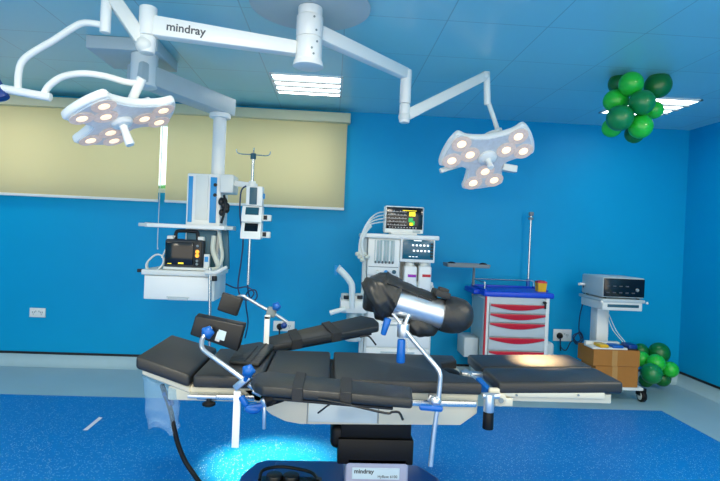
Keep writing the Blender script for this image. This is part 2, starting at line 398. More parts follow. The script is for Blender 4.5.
def lamp_head(t, c, ang, foreshort, phi, Rr, hl, aim, watts, cone=13, warm=(1, .86, .66)):
    """head centred at c; its face looks back along the view by foreshort, tipped towards the picture angle ang; the single lobe is turned by phi"""
    c = V(c); v = (EYE-c).normalized(); rx = V((0, 0, 1)).cross(v).normalized(); uy = v.cross(rx)
    aa = rx*math.cos(R(ang))+uy*math.sin(R(ang)); bb = rx*-math.sin(R(ang))+uy*math.cos(R(ang))
    s_ = math.sqrt(1-foreshort**2); n = v*foreshort+aa*s_; a3 = aa*foreshort-v*s_
    y = -(a3*math.cos(R(phi))+bb*math.sin(R(phi))); x = y.cross(n).normalized()
    mx = Matrix((x, y, n)).transposed().to_4x4(); mx.translation = c
    lobes = (-90, 22, 158)
    out = trefoil(Rr, Rr*.43, Rr*.47, None, lobes)
    b = MB(); m2 = mx @ Matrix.Translation((0, 0, -.045)); b.prism(out, m2, .045, .014, 3)
    inner = [(p[0]*.62, p[1]*.62) for p in out]; b.prism(inner, mx @ Matrix.Translation((0, 0, -.075)), .04, .012, 2)
    head = b.build('lamp_head', M['white'], t, angle=50)
    b = MB(); b.prism([(p[0]*.93, p[1]*.93) for p in out], mx @ Matrix.Translation((0, 0, -.002)), .008, .002, 1); b.build('lens_plate', M['lens'], head, angle=40)
    for a in lobes:
        a = R(a); d = V((math.cos(a), math.sin(a), 0)); p = V((-d.y, d.x, 0))
        spots = [(d*Rr*.74+p*Rr*.24), (d*Rr*.74-p*Rr*.24), (d*Rr*.42)]
        for q in spots:
            o = mx @ (q+V((0, 0, .005)))
            mm = MB(); mm.lathe([(Rr*.08, .004), (Rr*.21, .004), (Rr*.21, .0055), (Rr*.17, .0065), (Rr*.08, .005)], o, n, 24)
            g = mm.build('lens_module', M['led_ring'], head)
            mm = MB(); mm.lathe([(0, .010), (Rr*.05, .0095), (Rr*.095, .007), (Rr*.095, .003), (0, .003)], o, n, 20); mm.build('lens_lamp', M['led'], head)
    b = MB(); b.lathe([(0, .0), (Rr*.2, 0), (Rr*.2, .014), (Rr*.16, .026), (.022, .03), (.019, .05), (.021, .09), (.024, hl), (.02, hl+.008), (0, hl+.008)], mx @ V((0, 0, .004)), n, 24); b.build('sterile_handle', M['white'], t)
    # the light it gives
    l = bpy.data.lights.new('surgical_beam', 'SPOT'); l.energy = watts; l.color = warm; l.spot_size = R(cone); l.spot_blend = .9; l.shadow_soft_size = .06
    o = bpy.data.objects.new('surgical_beam', l); COL.objects.link(o); src = V(c)+n*.05+x*Rr*.5; o.location = src
    o.rotation_euler = (V(aim)-src).to_track_quat('-Z', 'Y').to_euler()
    return mx
def grip_bars(t, mx, specs):
    for (p, q, w) in specs: MB().beam(mx @ V(p), mx @ V(q), w, w*.9, up=mx.to_3x3() @ V((0, 0, 1)), bev=.006).build('side_grip', M['offwhite'], t)

# --- the light whose arm carries the lettering
E1 = V((-1.005, 2.775, 2.475))
t = thing('surgical_light', 'surgical light on the lettered arm, its head held by curved white tubes', 'surgical light', (E1.x, E1.y, 2.4), 'twin surgical lights on one ceiling column')
a0 = V((CXm, CYm, 2.468))+(E1-V((CXm, CYm, 2.468))).normalized()*.07
arm = MB().beam(a0, E1+V((.03, 0, .015)), .07, .075, bev=.010, w2=.075, h2=.105).build('arm', M['white'], t)
dirA = (a0-E1); dirA.z = 0; dirA.normalize()
nrm = V((dirA.y, -dirA.x, 0)); nrm = nrm if nrm.y < 0 else -nrm
org = P(166, 25, 2.70)
k = (org-E1).dot(dirA); zt = E1.z-.022
eA = E1+V((.03, 0, .015)); dirA = a0-eA; dirA.normalize(); nrm = V((dirA.y, -dirA.x, 0)).normalized(); nrm = nrm if nrm.y < 0 else -nrm
base = eA+dirA*.066+nrm*.0382-nrm.cross(dirA)*0+V((0, 0, -.018))
mxT = Matrix((dirA, nrm.cross(dirA), nrm)).transposed().to_4x4(); mxT.translation = base
sl = math.atan2((a0.z-E1.z), (a0-E1).to_2d().length)
lettering('lettering', 'mindray', .060, mxT, M['ink'], arm, bold=.0010)
b = MB(); b.cyl(E1+V((0, 0, .115)), E1+V((0, 0, -.035)), .045, bev=.006); b.cyl(E1+V((0, 0, -.037)), E1+V((0, 0, -.125)), .043, .040, bev=.006); b.build('elbow', M['white'], t)
D0 = P(105, 33, 2.72)
top = P(107, -7, 2.72)
s0 = E1+V((-.01, -.01, -.085))
b = MB(); b.beam(s0+V((.0, .02, 0)), top+V((.012, .01, .0)), .075, .075, bev=.010, w2=.07, h2=.065); b.ball(s0, .045); b.build('spring_arm', M['offwhite'], t)
b = MB(); b.cyl(top+V((0, 0, .02)), D0, .026, bev=.004); b.build('drop_tube', M['white'], t)
b = MB(); b.tube([P(105, 27, 2.72), P(97, 24, 2.72), P(84, 23, 2.72), P(74, 27, 2.72), P(54, 40, 2.72), P(32, 53, 2.72), P(22, 62, 2.72), P(18.5, 74, 2.72), P(18, 90, 2.72)], .017, 14, 6); b.build('outer_yoke_tube', M['white'], t)
b = MB(); b.cyl(P(-6, 87, 2.72), P(51, 97.5, 2.72), .021, bev=.005); b.build('yoke_hub', M['white'], t)
b = MB(); b.cyl(P(-8, 78, 2.72), P(4, 99, 2.72), .03, bev=.005); b.build('yoke_end_cap', M['navy'], t)
LC = V((-1.105, 2.68, 2.06))
LC = P(121, 120.5, 2.78)
n1 = V((.22, -.38, -.90)).normalized()
b = MB(); b.tube([P(44, 94, 2.72), P(49, 86, 2.72), P(62, 77, 2.72), P(82, 73.5, 2.72), P(104, 76, 2.74), P(126, 82, 2.77), P(139, 83, 2.78)], .017, 14, 6); b.build('inner_yoke_tube', M['white'], t)
b = MB(); b.cyl(P(142, 78, 2.78), P(132, 100, 2.80), .024, bev=.004); b.build('head_pivot', M['white'], t)
mx = lamp_head(t, LC, -68, .42, -37, .28, .13, (-.34, 3.27, 0), 1900, 25, (1, .55, .28))

# --- the other light
E2 = V((.455, 3.53, 2.56))
t = thing('surgical_light', 'surgical light with three lobed head hanging against the bare blue wall', 'surgical light', (E2.x, E2.y, 2.3), 'twin surgical lights on one ceiling column')
h2 = V((CXm, CYm, 2.585)); a0 = h2+(E2-h2).normalized()*.07
MB().beam(a0, E2+V((-.0, 0, .0)), .07, .085, bev=.010, w2=.06, h2=.075).build('arm', M['white'], t)
EL0, EL1 = P(404.5, 70, E2.y), P(404.5, 123, E2.y)
b = MB(); b.cyl(V((E2.x, E2.y, EL0.z)), V((E2.x, E2.y, 2.36)), .038, bev=.005); b.cyl(V((E2.x, E2.y, 2.358)), V((E2.x, E2.y, EL1.z)), .036, bev=.008); b.build('elbow', M['white'], t)
s0 = V((E2.x, E2.y, EL1.z+.04)); TP = P(485, 76, 3.72)
b = MB(); b.beam(s0+V((-.01, 0, 0)), TP, .06, .075, bev=.010, w2=.055, h2=.065); b.ball(s0, .042); b.ball(TP, .036); b.build('spring_arm', M['offwhite'], t)
b = MB(); b.cyl(TP+V((.01, 0, .03)), P(487.5, 105, 3.72), .024, bev=.004); b.build('drop_tube', M['white'], t)
RC = P(487, 157, 3.72)
n2 = V((-.05, -.76, -.65)).normalized()
b = MB(); b.tube([P(488, 101, 3.72), P(490, 107, 3.73), P(496, 125, 3.79), P(499, 135, 3.84)], .017, 12, 5); b.build('yoke_tube', M['white'], t)
mx = lamp_head(t, RC, -68, .68, -20, .335, .10, (1.13, 2.71, .83), 1900, 11.5, (1, .66, .32))
for (p, q, w) in ((P(440, 171, 3.83), P(464, 163.5, 3.83), .045), (P(502, 167, 3.82), P(516, 169.5, 3.82), .065)):
    MB().beam(p, q, w, w*.8, bev=.006).build('side_grip', M['offwhite'], t)
b = MB(); b.tube([mx @ V((-.26, -.02, -.09)), mx @ V((-.2, -.09, -.10)), mx @ V((-.1, -.1, -.09))], .008, 8, 4); b.tube([mx @ V((.1, .18, -.07)), mx @ V((0, .1, -.11)), mx @ V((0, 0, -.1))], .016, 8, 4); b.build('rear_bracket', M['offwhite'], t)

# ------------------------------------------------------------------ ceiling pendant
PX, PY = -.96, 4.33
PV = V((-1.27, 3.46, 2.5))
t = thing('medical_pendant', 'white ceiling pendant with shelf and drawer unit carrying the defibrillator', 'medical pendant', (PV.x, PV.y, H))
b = MB(); b.span((-1.72, 3.62, 2.64), (-1.24, 4.08, H-.001), .01); b.build('ceiling_plate', M['palegrey'], t)
b = MB(); b.cyl((-1.36, 3.72, 2.645), (-1.36, 3.72, 2.42), .09, bev=.008); b.build('pivot', M['white'], t)
pa = V((-1.36, 3.72, 2.5)); pe = V((PX, PY, 2.465))
b = MB(); b.beam(pa+(pe-pa).normalized()*-.08, pe+(pe-pa).normalized()*.09, .17, .14, bev=.012); b.build('arm', M['palegrey'], t)
b = MB(); b.cyl((PX, PY, 2.40), (PX, PY, 2.36), .085, bev=.006); b.cyl((PX, PY, 2.36), (PX, PY, 1.88), .053); b.build('drop_column', M['white'], t)
x0, x1 = P(186, 200, 4.15).x, P(220.5, 200, 4.15).x
b = MB(); b.span((x0, 4.16, 1.12), (x1, 4.44, 1.885), .012); b.build('service_head', M['white'], t)
for (u, w) in ((190, 4.2), (213, 6.5)):
    xa, xb = P(u-w/2, 200, 4.15).x, P(u+w/2, 200, 4.15).x
    MB().span((xa, 4.152, 1.50), (xb, 4.162, 1.86), .002).build('blue_strip', M['cyan'], t)
b = MB(); b.span((x0+.07, 4.150, 1.52), (x1-.10, 4.161, 1.87), .003); b.build('front_panel', M['offwhite'], t)
b = MB()
for z in (1.80, 1.72): b.cyl((x1-.045, 4.148, z), (x1-.045, 4.162, z), .014, n=14)
b.build('socket', M['ink_dark'], t)
b = MB(); b.span((x1-.005, 4.12, 1.74), (x1+.10, 4.34, 1.885), .01); b.build('side_bracket', M['offwhite'], t)
b = MB()
for k in range(9): b.ball((x1+.03+random.uniform(-.03, .03), 4.14+random.uniform(-.02, .02), 1.60+k*.011+random.uniform(-.02, .02)), .022, (1, 1, 1.3), 10, 8)
b.tube([(x1+.03, 4.13, 1.72), (x1+.05, 4.10, 1.62), (x1+.02, 4.11, 1.5)], .01, 8); b.build('gas_coupling', M['black'], t)
# upper shelf
def PL(u, v, y=4.03): return P(u, v, y)
sx0, sx1 = PL(146, 222).x, PL(225, 228).x
b = MB(); b.span((sx0, 4.03, 1.448), (sx1, 4.44, 1.478), .006); b.build('upper_shelf', M['white'], t)
b = MB()
for sgn, xx in ((-1, sx0), (1, sx1)):
    b = MB(); b.span((xx-.012, 4.03, 1.446), (xx+.012, 4.42, 1.482), .004)
    b.span((xx, 4.035, 1.450), (xx+sgn*.06, 4.07, 1.477), .006); b.build('shelf_rail', M['palegrey'], t)
b = MB(); b.span((x0+.02, 4.13, 1.13), (x1-.02, 4.165, 1.44), .004); b.build('dark_back_panel', M['teal'], t)
b = MB(); b.beam((x1+.045, 4.15, 1.47), (x1+.07, 4.13, 1.14), .05, .03, up=(0, 1, 0), bev=.004); b.build('side_strut', M['teal'], t)
# drawer unit
dx0, dx1 = PL(143, 284).x, PL(214, 288).x
b = MB(); b.span((dx0, 4.05, .895), (dx1, 4.46, 1.09), .008); b.span((dx0-.015, 4.02, 1.085), (dx1+.02, 4.46, 1.125), .008); b.build('drawer_unit', M['offwhite'], t)
dr = MB().span((dx0+.008, 4.030, .90), (dx1-.03, 4.052, 1.078), .004).build('drawer', M['white'], t)
cxh = PL(178, 297).x
b = MB(); b.span((cxh-.075, 4.022, .897), (cxh+.075, 4.034, .917), .004); b.span((cxh-.085, 4.024, .917), (cxh+.085, 4.032, .925)); b.build('handle', M['palegrey'], dr)
b = MB(); b.span((dx0-.05, 4.03, 1.10), (dx0-.015, 4.06, 1.125), .004); b.build('rail_cap', M['ink_dark'], t)
# side clamp and rod at the drawer's end
t2 = thing('drip_stand_rod', 'thin steel rod clamped beside the pendant drawer, reaching down behind the table head', 'rod', P(209.5, 300, 3.98), None)
b = MB(); b.cyl(P(210, 268, 3.98), P(209.5, 346, 3.98), .012, n=14); b.build('rod', M['steel'], t2)
b = MB(); b.tube([P(206, 272, 3.98), P(214, 273, 3.97), P(221, 270, 3.97), P(227, 267, 3.97)], .022, 12, 4, .012); b.cyl(P(214, 275, 3.98), P(214, 280, 3.98), .022, n=14); b.build('clamp', M['offwhite'], t2)
b = MB(); b.cyl(P(214.5, 276, 3.95), P(214.5, 281, 3.95), .02, n=14, bev=.004); b.build('clamp_knob', M['ink_dark'], t2)

# defibrillator on the pendant
zt = 1.127
fx0, fx1 = P(164, 255, 4.06).x, P(203, 255, 4.06).x
t = thing('defibrillator', 'grey defibrillator monitor with dark screen and carrying handle on the pendant drawer unit', 'defibrillator', ((fx0+fx1)/2, 4.15, zt))
b = MB(); b.span((fx0, 4.065, zt), (fx1, 4.30, zt+.235), .018, 3); b.build('body', M['charcoal'], t)
b = MB(); b.span((fx0+.0, 4.05, zt+.001), (fx1+.025, 4.30, zt+.022), .006); b.build('foot_tray', M['offwhite'], t)
b = MB(); b.span((fx0+.012, 4.055, zt+.04), (fx1-.075, 4.07, zt+.215), .006); b.build('screen', M['screen'], t)
b = MB(); b.span((fx1-.07, 4.054, zt+.035), (fx1-.012, 4.07, zt+.222), .005); b.build('control_panel', M['black'], t)
for k, (z, mm) in enumerate(((.19, 'midgrey'), (.145, 'amber'), (.115, 'amber'), (.075, 'midgrey'), (.05, 'midgrey'))):
    b = MB(); b.cyl((fx1-.042, 4.056, zt+z), (fx1-.042, 4.046, zt+z), .015 if mm == 'amber' else .010, n=16, bev=.002); b.build('button', M[mm], t)
b = MB(); b.tube([(fx0+.06, 4.13, zt+.225), (fx0+.065, 4.13, zt+.285), (fx0+.09, 4.13, zt+.30), (fx1-.09, 4.13, zt+.30), (fx1-.065, 4.13, zt+.285), (fx1-.06, 4.13, zt+.225)], .014, 10, 4); b.build('carrying_handle', M['ink_dark'], t)
b = MB(); b.span((fx0+.005, 4.09, zt+.225), (fx0+.055, 4.22, zt+.262), .01); b.span((fx1-.055, 4.09, zt+.225), (fx1-.005, 4.22, zt+.262), .01); b.build('paddle', M['offwhite'], t)
b = MB(); b.span((fx0+.03, 4.053, zt+.045), (fx0+.06, 4.056, zt+.05)); b.span((fx0+.11, 4.053, zt+.047), (fx0+.15, 4.056, zt+.058)); b.build('screen_readout', M['glyph_y'], t)
# coiled lead
b = MB(); pts = []
cc = P(155, 264, 4.08)
for k in range(90):
    a = k/90*2*math.pi*5; r = .062+.012*math.sin(k*.7); pts.append(cc+V((r*math.cos(a), -.01+.012*math.sin(k*.31)*1+k*.0004, r*1.05*math.sin(a)+.006)))
b.tube(pts, .006, 6, 2); b.tube([cc+V((.05, 0, .05)), P(168, 245, 4.08), P(175, 236, 4.12)], .006, 6, 5)
o = b.build('coiled_lead', M['tube_white'], loc=(cc.x, cc.y, zt)); tag(o, 'white cable coiled at the end of the pendant drawer unit, beside the defibrillator', 'cable')
# corrugated hose and small device
b = MB(); b.tube([P(214, 236, 4.12), P(213, 250, 4.10), P(217, 262, 4.08), P(219, 268, 4.1)], .02, 12, 8)
b.tube([P(219, 232, 4.13), P(221, 246, 4.12), P(222, 258, 4.10), P(217, 268, 4.08), P(208, 269, 4.06)], .015, 10, 8)
o = b.build('corrugated_hose', M['hose'], loc=P(217, 268, 4.08)); tag(o, 'pale corrugated hose hanging to the pendant drawer top beside the dark strut', 'hose')
t = thing('handset', 'small white handset standing right against the defibrillator', 'handset', P(207, 268, 4.08))
b = MB(); hx = P(207, 260, 4.08); b.span((hx.x-.022, 4.06, zt), (hx.x+.022, 4.10, zt+.13), .008); b.build('body', M['offwhite'], t)
b = MB(); b.span((hx.x-.014, 4.056, zt+.07), (hx.x+.014, 4.064, zt+.11)); b.build('display', M['cyan'], t)

# infusion pole and three pumps
px_ = P(249.5, 240, 4.10)
t = thing('infusion_pole', 'steel infusion pole with hooks held out from the pendant by a white arm', 'infusion pole', (px_.x, 4.12, P(247, 285, 4.1).z))
zt1, zb1 = P(251, 153, 4.1).z, P(247, 285, 4.1).z
b = MB(); b.cyl((px_.x, 4.12, zb1), (px_.x, 4.12, zt1), .011, n=14); b.build('pole', M['steel'], t)
b = MB(); b.cyl((px_.x, 4.12, zt1-.045), (px_.x, 4.12, zt1), .022, n=14, bev=.003); b.build('pole_cap', M['teal'], t)
for k in range(4):
    a = R(10+k*90); d = V((math.cos(a), math.sin(a), 0)); o = V((px_.x, 4.12, zt1-.01))
    MB().tube([o, o+d*.05+V((0, 0, .0)), o+d*.10, o+d*.125+V((0, 0, .012)), o+d*.13+V((0, 0, .035))], .004, 8, 4).build('hook', M['steel'], t)
b = MB(); az = P(236, 182, 4.1).z; b.beam((x1+.095, 4.2, 1.825), (px_.x+.03, 4.12, 1.80), .05, .045, bev=.006); b.cyl((px_.x, 4.12, 1.775), (px_.x, 4.12, 1.84), .028, n=18, bev=.004); b.build('support_arm', M['white'], t)
GRP = 'infusion pumps stacked on the pendant pole'
def box_px(u0, u1, v0, v1, y0, y1):
    a, c = P(u0, v1, y0), P(u1, v0, y0); return V((a.x, y0, a.z)), V((c.x, y1, c.z))
lo, hi = box_px(245.5, 263, 186.5, 205.5, 4.02, 4.11)
t = thing('infusion_pump', 'upright white unit with tall dark blue display, topmost on the infusion pole', 'infusion pump', (lo.x, 4.06, lo.z), GRP)
b = MB(); b.span(lo, hi, .008); b.build('body', M['white'], t)
MB().span((lo.x+.028, 4.013, lo.z+.01), (lo.x+.085, 4.022, hi.z-.01), .003).build('display', M['teal'], t)
MB().span((hi.x-.005, 4.04, lo.z+.06), (hi.x+.012, 4.08, lo.z+.10), .003).build('catch', M['cyan'], t)
for (v0, v1, lab, off) in ((206.5, 221.5, 'white infusion pump with sloped dark display, middle of three on the pole', 0), (222.5, 238.5, 'white infusion pump with dark display, lowest of three on the pole', -1)):
    lo, hi = box_px(241+off, 262+off, v0, v1, 3.98, 4.108)
    t = thing('infusion_pump', lab, 'infusion pump', ((lo.x+hi.x)/2, 4.04, lo.z), GRP)
    Mx = Matrix(((0, 0, 1, 0), (1, 0, 0, 4.108), (0, 1, 0, 0), (0, 0, 0, 1)))
    h = hi.z-lo.z; prof = [(-.128, 0), (0, 0), (0, h), (-.09, h), (-.128, h*.35)]
    b = MB(); mx = Mx.copy(); mx.translation = V((lo.x, 4.108, lo.z)); b.prism(prof, mx, hi.x-lo.x, .005); b.build('body', M['white'], t)
    a1 = V((0, -.128, h*.35)); a2 = V((0, -.09, h)); s = (a2-a1); nn = V((0, -s.z, s.y)).normalized()*.0035
    o = V((lo.x, 4.108, lo.z))
    q = [o+a1+s*.15+V((.028, 0, 0)), o+a1+s*.15+V((hi.x-lo.x-.025, 0, 0)), o+a1+s*.88+V((hi.x-lo.x-.025, 0, 0)), o+a1+s*.88+V((.028, 0, 0))]
    b = MB(); b.hexa([p+nn for p in q], .004, .0, 1, down=(0, .8, -.3)); b.build('display', M['screen'] if off else M['teal'], t)
    b = MB(); xx = hi.x; b.span((xx-.005, 4.0, lo.z+.012), (xx+.07, 4.05, lo.z+.06), .006); b.build('syringe_clamp', M['offwhite'], t)
    b = MB(); b.span((xx+.012, 3.995, lo.z+.022), (xx+.04, 4.0, lo.z+.055), .003); b.build('latch', M['ink_dark'], t)
# cables from the pumps
b = MB()
b.tube([P(246, 186, 4.1), P(241, 192, 4.12), P(240, 215, 4.14), P(243, 240, 4.14), P(241, 262, 4.14), P(238, 285, 4.14), P(241, 297, 4.13), P(248, 300, 4.13), P(254, 293, 4.13), P(247, 287, 4.14), P(236, 288, 4.15), P(226, 284, 4.2)], .006, 8, 8)
o = b.build('power_cable', M['cordblue'], loc=P(241, 262, 4.14)); tag(o, 'dark blue power cable looping down from the topmost infusion pump', 'cable')
b = MB()
b.tube([P(248, 270, 4.16), P(248, 290, 4.18), P(252, 301, 4.2), P(257, 297, 4.2), P(255, 290, 4.2), P(247, 293, 4.2), P(246, 305, 4.2), P(248, 322, 4.25), P(245, 338, 4.3)], .006, 8, 8)
o = b.build('power_cable', M['cordblue'], loc=P(246, 305, 4.2)); tag(o, 'dark blue cable hanging below the foot of the infusion pole in a loop', 'cable')

# ------------------------------------------------------------------ anaesthesia machine
AY = 4.70
def AP(u, v, y=AY): return P(u, v, y)
ax0, ax1 = AP(366, 300).x, AP(433, 300).x
zs = 1.475
t = thing('anaesthesia_machine', 'white anaesthesia machine with flow tubes, dark blue display and vaporizers', 'anaesthesia machine', ((ax0+ax1)/2, AY+.25, 0))
b = MB(); b.span((ax0, AY+.02, .12), (ax1, AY+.52, 1.05), .012); b.span((ax0, AY+.02, 1.0), (AP(401, 250).x, AY+.5, zs-.03), .01); b.span((AP(401, 250).x-.02, AY+.18, 1.0), (ax1, AY+.5, zs-.03), .008); b.build('cabinet', M['offwhite'], t)
b = MB(); b.span((AP(362, 232).x, AY-.03, zs-.04), (AP(439, 236).x, AY+.54, zs), .010); b.build('top_shelf', M['white'], t)
# flow tube panel
f0, f1 = AP(368, 250).x, AP(400, 250).x
fp = MB().span((f0, AY, 1.10), (f1, AY+.03, zs-.05), .006).build('flow_panel', M['white'], t)
g0, g1 = AP(374.5, 250).x, AP(394.5, 250).x; gz0, gz1 = AP(384, 263).z, AP(384, 240).z
MB().span((g0, AY-.004, gz0), (g1, AY+.005, gz1), .002).build('tube_window', M['tubes'], fp)
for k in range(6):
    xx = g0+.012+(g1-g0-.024)*k/5
    MB().cyl((xx, AY-.006, gz0+.01), (xx, AY-.006, gz1-.005), .008, n=10).build('flow_tube', M['white'] if k % 2 == 0 else M['palegrey'], fp)
for k in range(6):
    xx = g0+.012+(g1-g0-.024)*k/5
    MB().span((xx-.006, AY-.014, gz0-.004), (xx+.006, AY-.003, gz0+.018)).build('tube_float', M['ink'], fp)
for k, mm in enumerate(('offwhite', 'cyan', 'teal')):
    c = AP(378+k*8, 272); MB().cyl((c.x, AY-.025, c.z), (c.x, AY+.01, c.z), .017, .02, 18, .003).build('flow_knob', M[mm], fp)
MB().span((f0+.01, AY-.004, AP(384, 267).z-.003), (f1-.01, AY+.002, AP(384, 267).z+.003)).build('panel_seam', M['midgrey'], fp)
# display
d0, d1 = AP(400.5, 250, AY-.02).x, AP(435, 250, AY-.02).x; dz0, dz1 = AP(418, 262.5, AY-.02).z, AP(418, 236.5, AY-.02).z-.0
dp = MB().span((d0, AY-.02, dz0), (d1, AY+.16, dz1-.012), .008).build('display_unit', M['white'], t)
e0, e1, ez0, ez1 = d0+.018, d1-.014, dz0+.028, dz1-.03
MB().span((e0, AY-.024, ez0), (e1, AY-.015, ez1), .002).build('display', M['screenblue'], dp)
b = MB()
for r in range(2):
    for k in range(5):
        xx = e0+.085+k*.034+r*.01; z = ez1-.05-r*.05; b.span((xx, AY-.0265, z-.008), (xx+.018, AY-.023, z+.008))
for k in range(3): b.span((e0+.06+k*.03, AY-.0265, ez0+.02), (e0+.08+k*.03, AY-.023, ez0+.026))
b.span((e0+.1, AY-.0265, ez1-.012), (e0+.17, AY-.023, ez1-.004)); b.build('display_characters', M['glyph'], dp)
b = MB()
for k in range(5): z = ez0+.02+k*.028; b.span((e1-.028, AY-.0268, z), (e1-.004, AY-.0235, z+.018), .001)
b.build('display_keys', M['ink_dark'], dp)
# vaporizers
for (u0, u1, mm, cn) in ((404.5, 417, 'purple', 'purple'), (419, 431.5, 'red', 'red')):
    xa, xb = AP(u0, 275, AY-.03).x, AP(u1, 275, AY-.03).x; za, zb = AP(u0, 290, AY-.03).z, AP(u0, 266, AY-.03).z
    v = MB().span((xa, AY-.03, za), (xb, AY+.16, zb), .015, 3).build('vaporizer', M['white'], t)
    b = MB(); b.cyl(((xa+xb)/2, AY+.06, zb-.005), ((xa+xb)/2, AY+.06, zb+.045), .045, .038, 20, .006); b.build('dial', M['offwhite'], v)
    zc = AP(u0, 275.5, AY-.03).z; MB().span((xa+.03, AY-.034, zc-.012), (xb-.008, AY-.028, zc+.012), .001).build('colour_band', M[mm], v)
MB().span((AP(402, 290).x, AY-.0, 1.0), (ax1, AY+.17, 1.02)).build('vaporizer_ledge', M['palegrey'], t)
for (z0, z1) in ((.70, .93), (.45, .68), (.18, .43)):
    d = MB().span((ax0+.02, AY+.0, z0), (ax1-.02, AY+.03, z1), .006).build('drawer', M['white'], t)
    MB().span((ax0+.15, AY-.012, z1-.035), (ax1-.15, AY+.002, z1-.022), .003).build('handle', M['palegrey'], d)
for sx in (ax0+.06, ax1-.06):
    for yy in (AY+.08, AY+.46):
        b = MB(); b.cyl((sx-.02, yy, .06), (sx+.02, yy, .06), .06, n=20, bev=.006); b.span((sx-.03, yy-.03, .08), (sx+.03, yy+.03, .13), .005); b.build('caster', M['midgrey'], t)
b = MB(); b.span((ax0-.03, AY+.0, .10), (ax1+.03, AY+.54, .14), .01); b.build('base', M['palegrey'], t)
# side post
b = MB(); b.span((ax0-.045, AY+.03, .2), (ax0-.005, AY+.10, 1.44), .006); b.build('side_column', M['palegrey'], t)
# absorber with breathing arm
ab = thing('breathing_circuit', 'white absorber block with a bent breathing hose beside the anaesthesia machine', 'breathing circuit', AP(351, 318, 4.6))
lo, hi = box_px(340, 367, 301, 313, 4.58, 4.82)
b = MB(); b.span(lo, hi, .012); b.span((lo.x+.02, 4.6, hi.z-.01), (hi.x-.02, 4.8, hi.z+.035), .008); b.build('absorber_block', M['offwhite'], ab)
for u in (345, 358.5):
    c = P(u, 297, 4.62); b = MB(); b.cyl(c+V((0, .02, -.03)), c+V((0, .02, .03)), .036, n=20, bev=.006); b.build('valve_dome', M['palegrey'], ab)
    b = MB(); b.cyl(c+V((.012, -.02, -.015)), c+V((.012, -.02, .016)), .026, n=18, bev=.004); b.build('valve_ring', M['ink_dark'], ab)
b = MB(); b.tube([P(352, 308, 4.58), P(352, 298, 4.57), P(352, 288, 4.56), P(351, 283, 4.56), P(346, 276, 4.55), P(339, 269, 4.55)], .026, 14, 5, .03); b.build('breathing_hose', M['tube_white'], ab)
b = MB(); b.tube([P(339, 269, 4.55), P(337.5, 268, 4.55)], .034, 14, 1); b.build('hose_cuff', M['palegrey'], ab)
b = MB(); b.cyl(P(336, 265.5, 4.545), P(335.6, 275, 4.545), .012, n=12); b.build('mask_port', M['cyan'], ab)
b = MB(); b.tube([P(345, 309, 4.57), P(337, 311, 4.55), P(330, 313, 4.55)], .022, 12, 4); b.build('bag_port', M['tube_white'], ab)
b = MB(); b.cyl((AP(354, 316, 4.7).x, 4.7, .55), (AP(354, 316, 4.7).x, 4.7, lo.z+.01), .07, n=28, bev=.006); b.build('absorber_canister', M['tubes'], ab)
b = MB(); b.cyl((AP(354, 316, 4.7).x, 4.7, .5), (AP(354, 316, 4.7).x, 4.7, .56), .078, n=28, bev=.006); b.span((AP(354, 316, 4.7).x, 4.72, .52), (ax0-.02, 4.78, .56), .004); b.build('canister_mount', M['palegrey'], ab)
b = MB()
for k in range(6): z = .62+k*.03; b.cyl((AP(357, 316, 4.7).x, 4.628, z), (AP(357, 316, 4.7).x+.03, 4.628, z), .003, n=6)
b.build('scale_marks', M['ink'], ab)
# patient monitor
mx0, mx1 = AP(385, 218, AY+.06).x, AP(424, 218, AY+.06).x
t = thing('patient_monitor', 'patient monitor with traces and yellow digits on top of the anaesthesia machine', 'monitor', ((mx0+mx1)/2, AY+.14, zs))
b = MB(); b.span((mx0, AY+.06, zs+.012), (mx1, AY+.22, zs+.262), .014, 3); b.span((mx0+.06, AY+.05, zs), (mx1-.06, AY+.24, zs+.02), .004); b.build('housing', M['white'], t)
s0x, s1x, s0z, s1z = mx0+.012, mx1-.012, zs+.052, zs+.25
sc = MB().span((s0x, AY+.054, s0z), (s1x, AY+.062, s1z), .003).build('screen', M['screen'], t)
W, Hs = s1x-s0x, s1z-s0z
def sq(bm, x, z, w, h): bm.span((s0x+x*W, AY+.0515, s0z+z*Hs), (s0x+(x+w)*W, AY+.0545, s0z+(z+h)*Hs))
b = MB(); sq(b, .62, .60, .17, .20); sq(b, .44, .84, .38, .035); sq(b, .64, .17, .10, .14); b.build('yellow_text', M['glyph_y'], sc)
b = MB(); sq(b, .61, .40, .12, .13); sq(b, .61, .34, .16, .05); sq(b, .70, .20, .08, .16); b.build('green_text', M['glyph_g'], sc)
b = MB()
for r in range(5):
    z = .16+r*.155
    for k in range(34):
        x = .03+k*.0155; h = .012+abs(math.sin(k*.9+r))*(.06 if (k+r*2) % 6 < 2 else .018); sq(b, x, z, .012, h)
b.build('grey_traces', M['glyph_grey'], sc)
b = MB()
for k in range(10): sq(b, .08+k*.08, .05, .04, .035)
b.build('screen_icons', M['glyph_grey'], sc)
b = MB(); b.span((mx1-.10, AY+.052, zs+.022), (mx1-.03, AY+.061, zs+.042), .003); b.build('button_strip', M['palegrey'], t)
